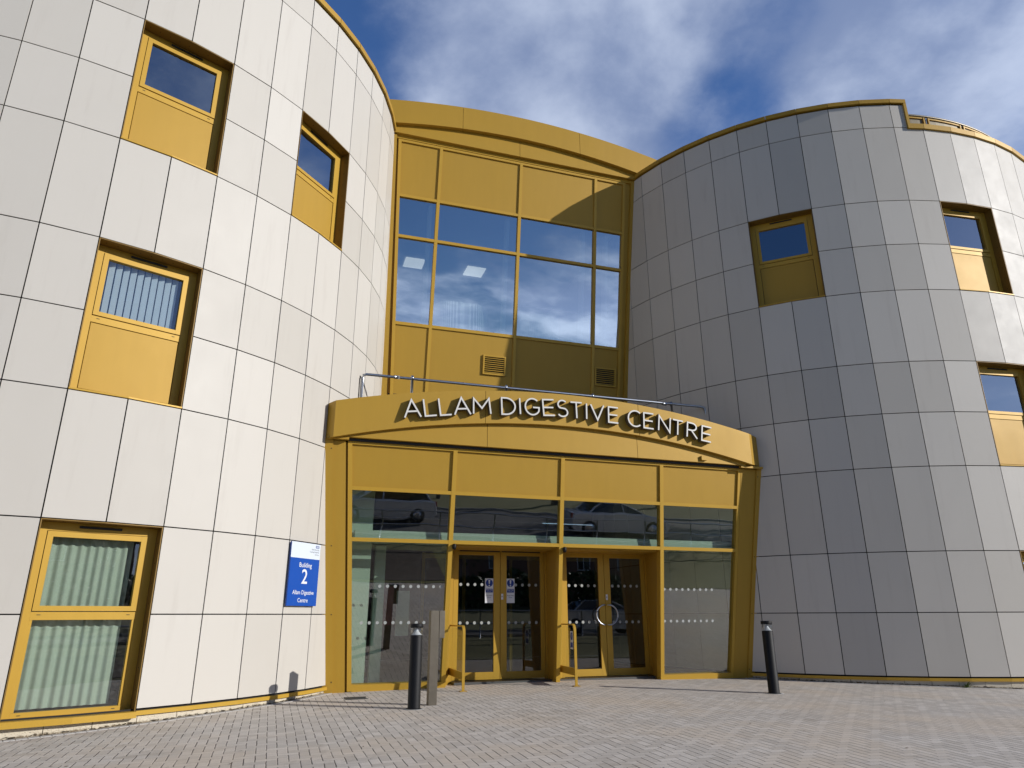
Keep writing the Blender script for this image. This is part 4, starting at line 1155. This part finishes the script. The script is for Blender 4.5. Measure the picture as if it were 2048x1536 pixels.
# scattered leaf crumbs and grit on the paving
ct = MB()
for k in range(170):
    A = rg.uniform(-5, 9); Wv = rg.uniform(-9, -1.5); P = GP(A, Wv); s = rg.uniform(.004, .013)
    P.z = gz(P.x, P.y)+.006; an = rg.uniform(0, 3.14); dx = Vector((math.cos(an), math.sin(an), 0))*s*rg.uniform(1, 2.6); dy = Vector((-math.sin(an), math.cos(an), .3))*s*.6
    ct.face([P-dx, P-dy, P+dx, P+dy])
tag(ct.build('leaf_litter', simple('dry_leaf', (.09, .06, .035), .9), None), kind='stuff', label='dry leaf crumbs and twigs scattered on the paving', cat='litter')

# ------------------------------------------------------------------ things behind the camera (seen mirrored in the glass)
def car(a_, w_, yaw, paint, label, L=4.1, roofh=1.46, hatch=True):
    P = GP(a_, w_); P.z = gh(a_, w_)+.012
    ax = (e1*math.cos(yaw)+e2*math.sin(yaw)); ay = Vector((0, 0, 1)).cross(ax)
    V = lambda x, y, z: P + ax*x + ay*y + Vector((0, 0, z))
    o = empty('parked_car', tuple(P), label, 'car', 'cars parked along the road')
    h = L/2
    low = [(-h, .35), (-h, .62), (-h+.06, .95), (-h+.35, 1.0), (0, .98), (h-1.15, .96), (h-.35, .80), (h-.04, .62), (h, .38), (h-.1, .25), (-h+.1, .25)]
    # body: lofted sections across the width
    secs = [(-.86, .90), (-.80, 1.0), (.80, 1.0), (.86, .90)]
    mb = MB(); rings = []
    for y, k in secs:
        rings.append([V(x*(.985 if k < 1 else 1), y, .25+(z-.25)*k) for x, z in low])
    for A, B in zip(rings[:-1], rings[1:]):
        for i in range(len(low)):
            j = (i+1) % len(low); mb.face([A[i], A[j], B[j], B[i]], 0, True)
    mb.face(rings[0]); mb.face(list(reversed(rings[-1]))); mb.build('body', paint, o, bevel=.03)
    cab = [(-h+.22, .98), (-h+.48, roofh-.06), (-h+.9, roofh), (.35, roofh-.02), (h-1.75, roofh-.10), (h-1.05, .95)] if hatch else [(-h+.75, .97), (-h+1.25, roofh-.04), (0, roofh), (h-1.9, roofh-.08), (h-1.1, .94)]
    mb = MB(); A = [V(x, -.74+.16*max(0, (z-.97)/.5), z) for x, z in cab]; B = [V(x, .74-.16*max(0, (z-.97)/.5), z) for x, z in cab]
    mb.face(A); mb.face(list(reversed(B)))
    for i in range(len(cab)):
        j = (i+1) % len(cab); mb.face([A[i], A[j], B[j], B[i]], 0, False)
    mb.build('windows', M['carglass'], o, bevel=.02)
    rf = MB(); c2 = cab[1:-1]
    for (x0, z0), (x1, z1) in zip(c2[:-1], c2[1:]):
        rf.hexa([V(x0, -.60, z0), V(x1, -.60, z1), V(x1, .60, z1), V(x0, .60, z0), V(x0, -.57, z0+.02), V(x1, -.57, z1+.02), V(x1, .57, z1+.02), V(x0, .57, z0+.02)])
    for s in (-1, 1):
        for (x, z), (x2, z2) in ((cab[0], cab[1]), (cab[-1], cab[-2]), ((.05, .97), (.0, roofh-.02))):
            k = .16*max(0, (z2-.97)/.5)
            rf.tube([V(x, s*.745, z), V(x2, s*(.75-k), z2)], .035, 6)
    rf.build('roof', paint, o)
    for x in (-h+.75, h-.80):
        for s in (-1, 1):
            wh = MB(); axm = Matrix((ax, Vector((0, 0, 1)), ay*s)).transposed()
            wh.lathe([(.20, -.09), (.31, -.09), (.325, -.06), (.325, .06), (.31, .09), (.20, .085)], V(x, s*.78, .325), 24, axis=axm); t_ = wh.build('wheel', M['rubber'], o)
            wh = MB(); wh.lathe([(.03, .05), (.20, .080), (.20, .092), (.05, .098)], V(x, s*.78, .325), 12, axis=axm); wh.build('rim', M['rim'], t_)
    for s in (-1, 1):
        p = MB(); p.box(lambda x, z, c: V(h-.16+x, s*.62+c, z), -.05, .10, .60, .72, -.15, .15); p.build('headlight', M['headlamp'], o)
        p = MB(); p.box(lambda x, z, c: V(-h+.03+x, s*.68+c, z), -.045, .08, .72, .95, -.10, .10); p.build('tail_light', M['redlamp'], o)
    return o
car(2.5, 9.0, math.pi, M['carpaint_w'], 'silver hatchback parked across the road, mirrored in the left transom pane')
car(12.0, 7.5, 0.0, M['carpaint_w'], 'silver saloon car parked across the road, mirrored above the right doors', hatch=False, roofh=1.38, L=4.4)
car(-3.4, 9.2, math.pi, M['carpaint_d'], 'dark hatchback parked beyond the planting bed behind the camera')
# railing by the road
rl = MB()
for hgt in (.95, .5): rl.tube([GP(-14+k*2.0, 4.7)+Vector((0, 0, gh(-14+k*2.0, 4.7)+hgt)) for k in range(24)], .024, 8)
RL = rl.build('roadside_railing', M['galv'], None); tag(RL, 'metal tube railing along the top of the grass bank', 'railing')
for k in range(24):
    A = -14+k*2.0; p = MB(); q = GP(A, 4.7); z = gh(A, 4.7); p.tube([q+Vector((0, 0, z-.1)), q+Vector((0, 0, z+.95))], .024, 8); p.build('post', M['galv'], RL)
# lamp column
q = GP(17.5, 14.6); z = gh(17.5, 14.6)
# trees
def tree(a_, w_, H, leafy, label, seed):
    rg = random.Random(seed); P = GP(a_, w_); P.z = gh(a_, w_)-.1
    o = empty('tree', tuple(P), label, 'tree', 'trees beyond the road'); tr = MB(); tips = []
    def grow(p, d, ln, r, lv):
        n = 4; pts = [p]
        for k in range(n):
            d = (d + Vector((rg.gauss(0, .10), rg.gauss(0, .10), rg.gauss(.03, .06)))).normalized(); pts.append(pts[-1]+d*(ln/n))
        tr.tube(pts, r, 7 if lv < 2 else 4, r1=r*.62)
        if lv >= 4: tips.append(pts[-1]); return
        for k in range(3 if lv else 5):
            an = rg.uniform(0, 2*math.pi); sp = rg.uniform(.35, .8)
            a = d.cross(Vector((0, 0, 1))); a = a.normalized() if a.length > .1 else Vector((1, 0, 0)); c_ = d.cross(a)
            nd = (d*math.cos(sp) + (a*math.cos(an)+c_*math.sin(an))*math.sin(sp)).normalized()
            grow(pts[-1 if k < 2 else 3], nd, ln*rg.uniform(.58, .78), r*.58, lv+1)
        if lv >= 2: tips.append(pts[-1])
    grow(P, Vector((0, 0, 1)), H*.36, H*.022, 0); tr.build('trunk', M['bark'], o)
    lf = MB()
    for t in tips:
        for k in range(leafy):
            c_ = t + Vector((rg.gauss(0, .33), rg.gauss(0, .33), rg.gauss(0, .26))); s = rg.uniform(.05, .12)
            u = Vector((rg.gauss(0, 1), rg.gauss(0, 1), rg.gauss(0, 1))).normalized()*s; v = u.cross(Vector((rg.gauss(0, 1), rg.gauss(0, 1), rg.gauss(0, 1)))).normalized()*s*.6
            lf.face([c_-u, c_-v, c_+u, c_+v])
    lf.build('crown', M['leaf'], o)
TL = ['bare branched tree with sparse leaves beyond the road behind the camera, {}']
spots = [(-6, 17, 7.5, 5), (0, 16.5, 8.5, 4), (6.5, 17.5, 7, 6), (13, 17, 9, 8), (20, 18, 8, 10), (28, 17, 8.5, 10), (36, 19, 9, 10)]
word = ['leftmost of the row', 'second of the row', 'third of the row', 'fourth of the row', 'fifth of the row', 'sixth of the row', 'last of the row']
for i, (A, Wv, H, lf_) in enumerate(spots): tree(A, Wv, H, lf_, TL[0].format(word[i]), 20+i)
# hedge behind the trees: reads as one mass
hg = MB(); rg = random.Random(9)
for k in range(15000):
    A = rg.uniform(-40, 70); y = rg.uniform(0, 1); Wv = 33+rg.gauss(0, .8); P = GP(A, Wv); P.z = gh(A, Wv)+2.6*y**.8+.3*math.sin(A*.9)
    s = rg.uniform(.12, .30); u = Vector((rg.gauss(0, 1), rg.gauss(0, 1), rg.gauss(0, 1))).normalized()*s; v = u.cross(Vector((rg.gauss(0, 1), rg.gauss(0, 1), rg.gauss(0, 1)))).normalized()*s
    hg.face([P-u, P-v, P+u, P+v])
tag(hg.build('hedge', M['leaf'], None), kind='stuff', label='long dark green hedge behind the trees across the road', cat='hedge')
# brick house far across the road, mirrored in the door glass
hb = empty('brick_house', tuple(GP(24, 42)), 'brick house with white windows across the road behind the hedge', 'house')
VH = lambda s, z, c=0.0: GP(24+s, 42-c) + Vector((0, 0, z+1.6))
p = MB(); p.box(VH, -9, 9, -1.8, 5.6, -8, 0); p.build('wall', M['brick'], hb)
p = MB(); p.prism([(-9.4, 5.6), (9.4, 5.6), (9.4, 5.8), (0, 8.4), (-9.4, 5.8)], VH, -8.4, .4); p.build('roof', M['rooftile'], hb)
for s in (-6.5, -2.2, 2.2, 6.5):
    for z_ in (.9, 3.6):
        p = MB(); p.box(VH, s-.7, s+.7, z_, z_+1.3, -.05, .04); wo_ = p.build('window', M['white'], hb)
        p = MB(); p.box(VH, s-.62, s-.04, z_+.08, z_+1.22, .041, .045); p.box(VH, s+.04, s+.62, z_+.08, z_+1.22, .041, .045); p.build('pane', M['carglass'], wo_)
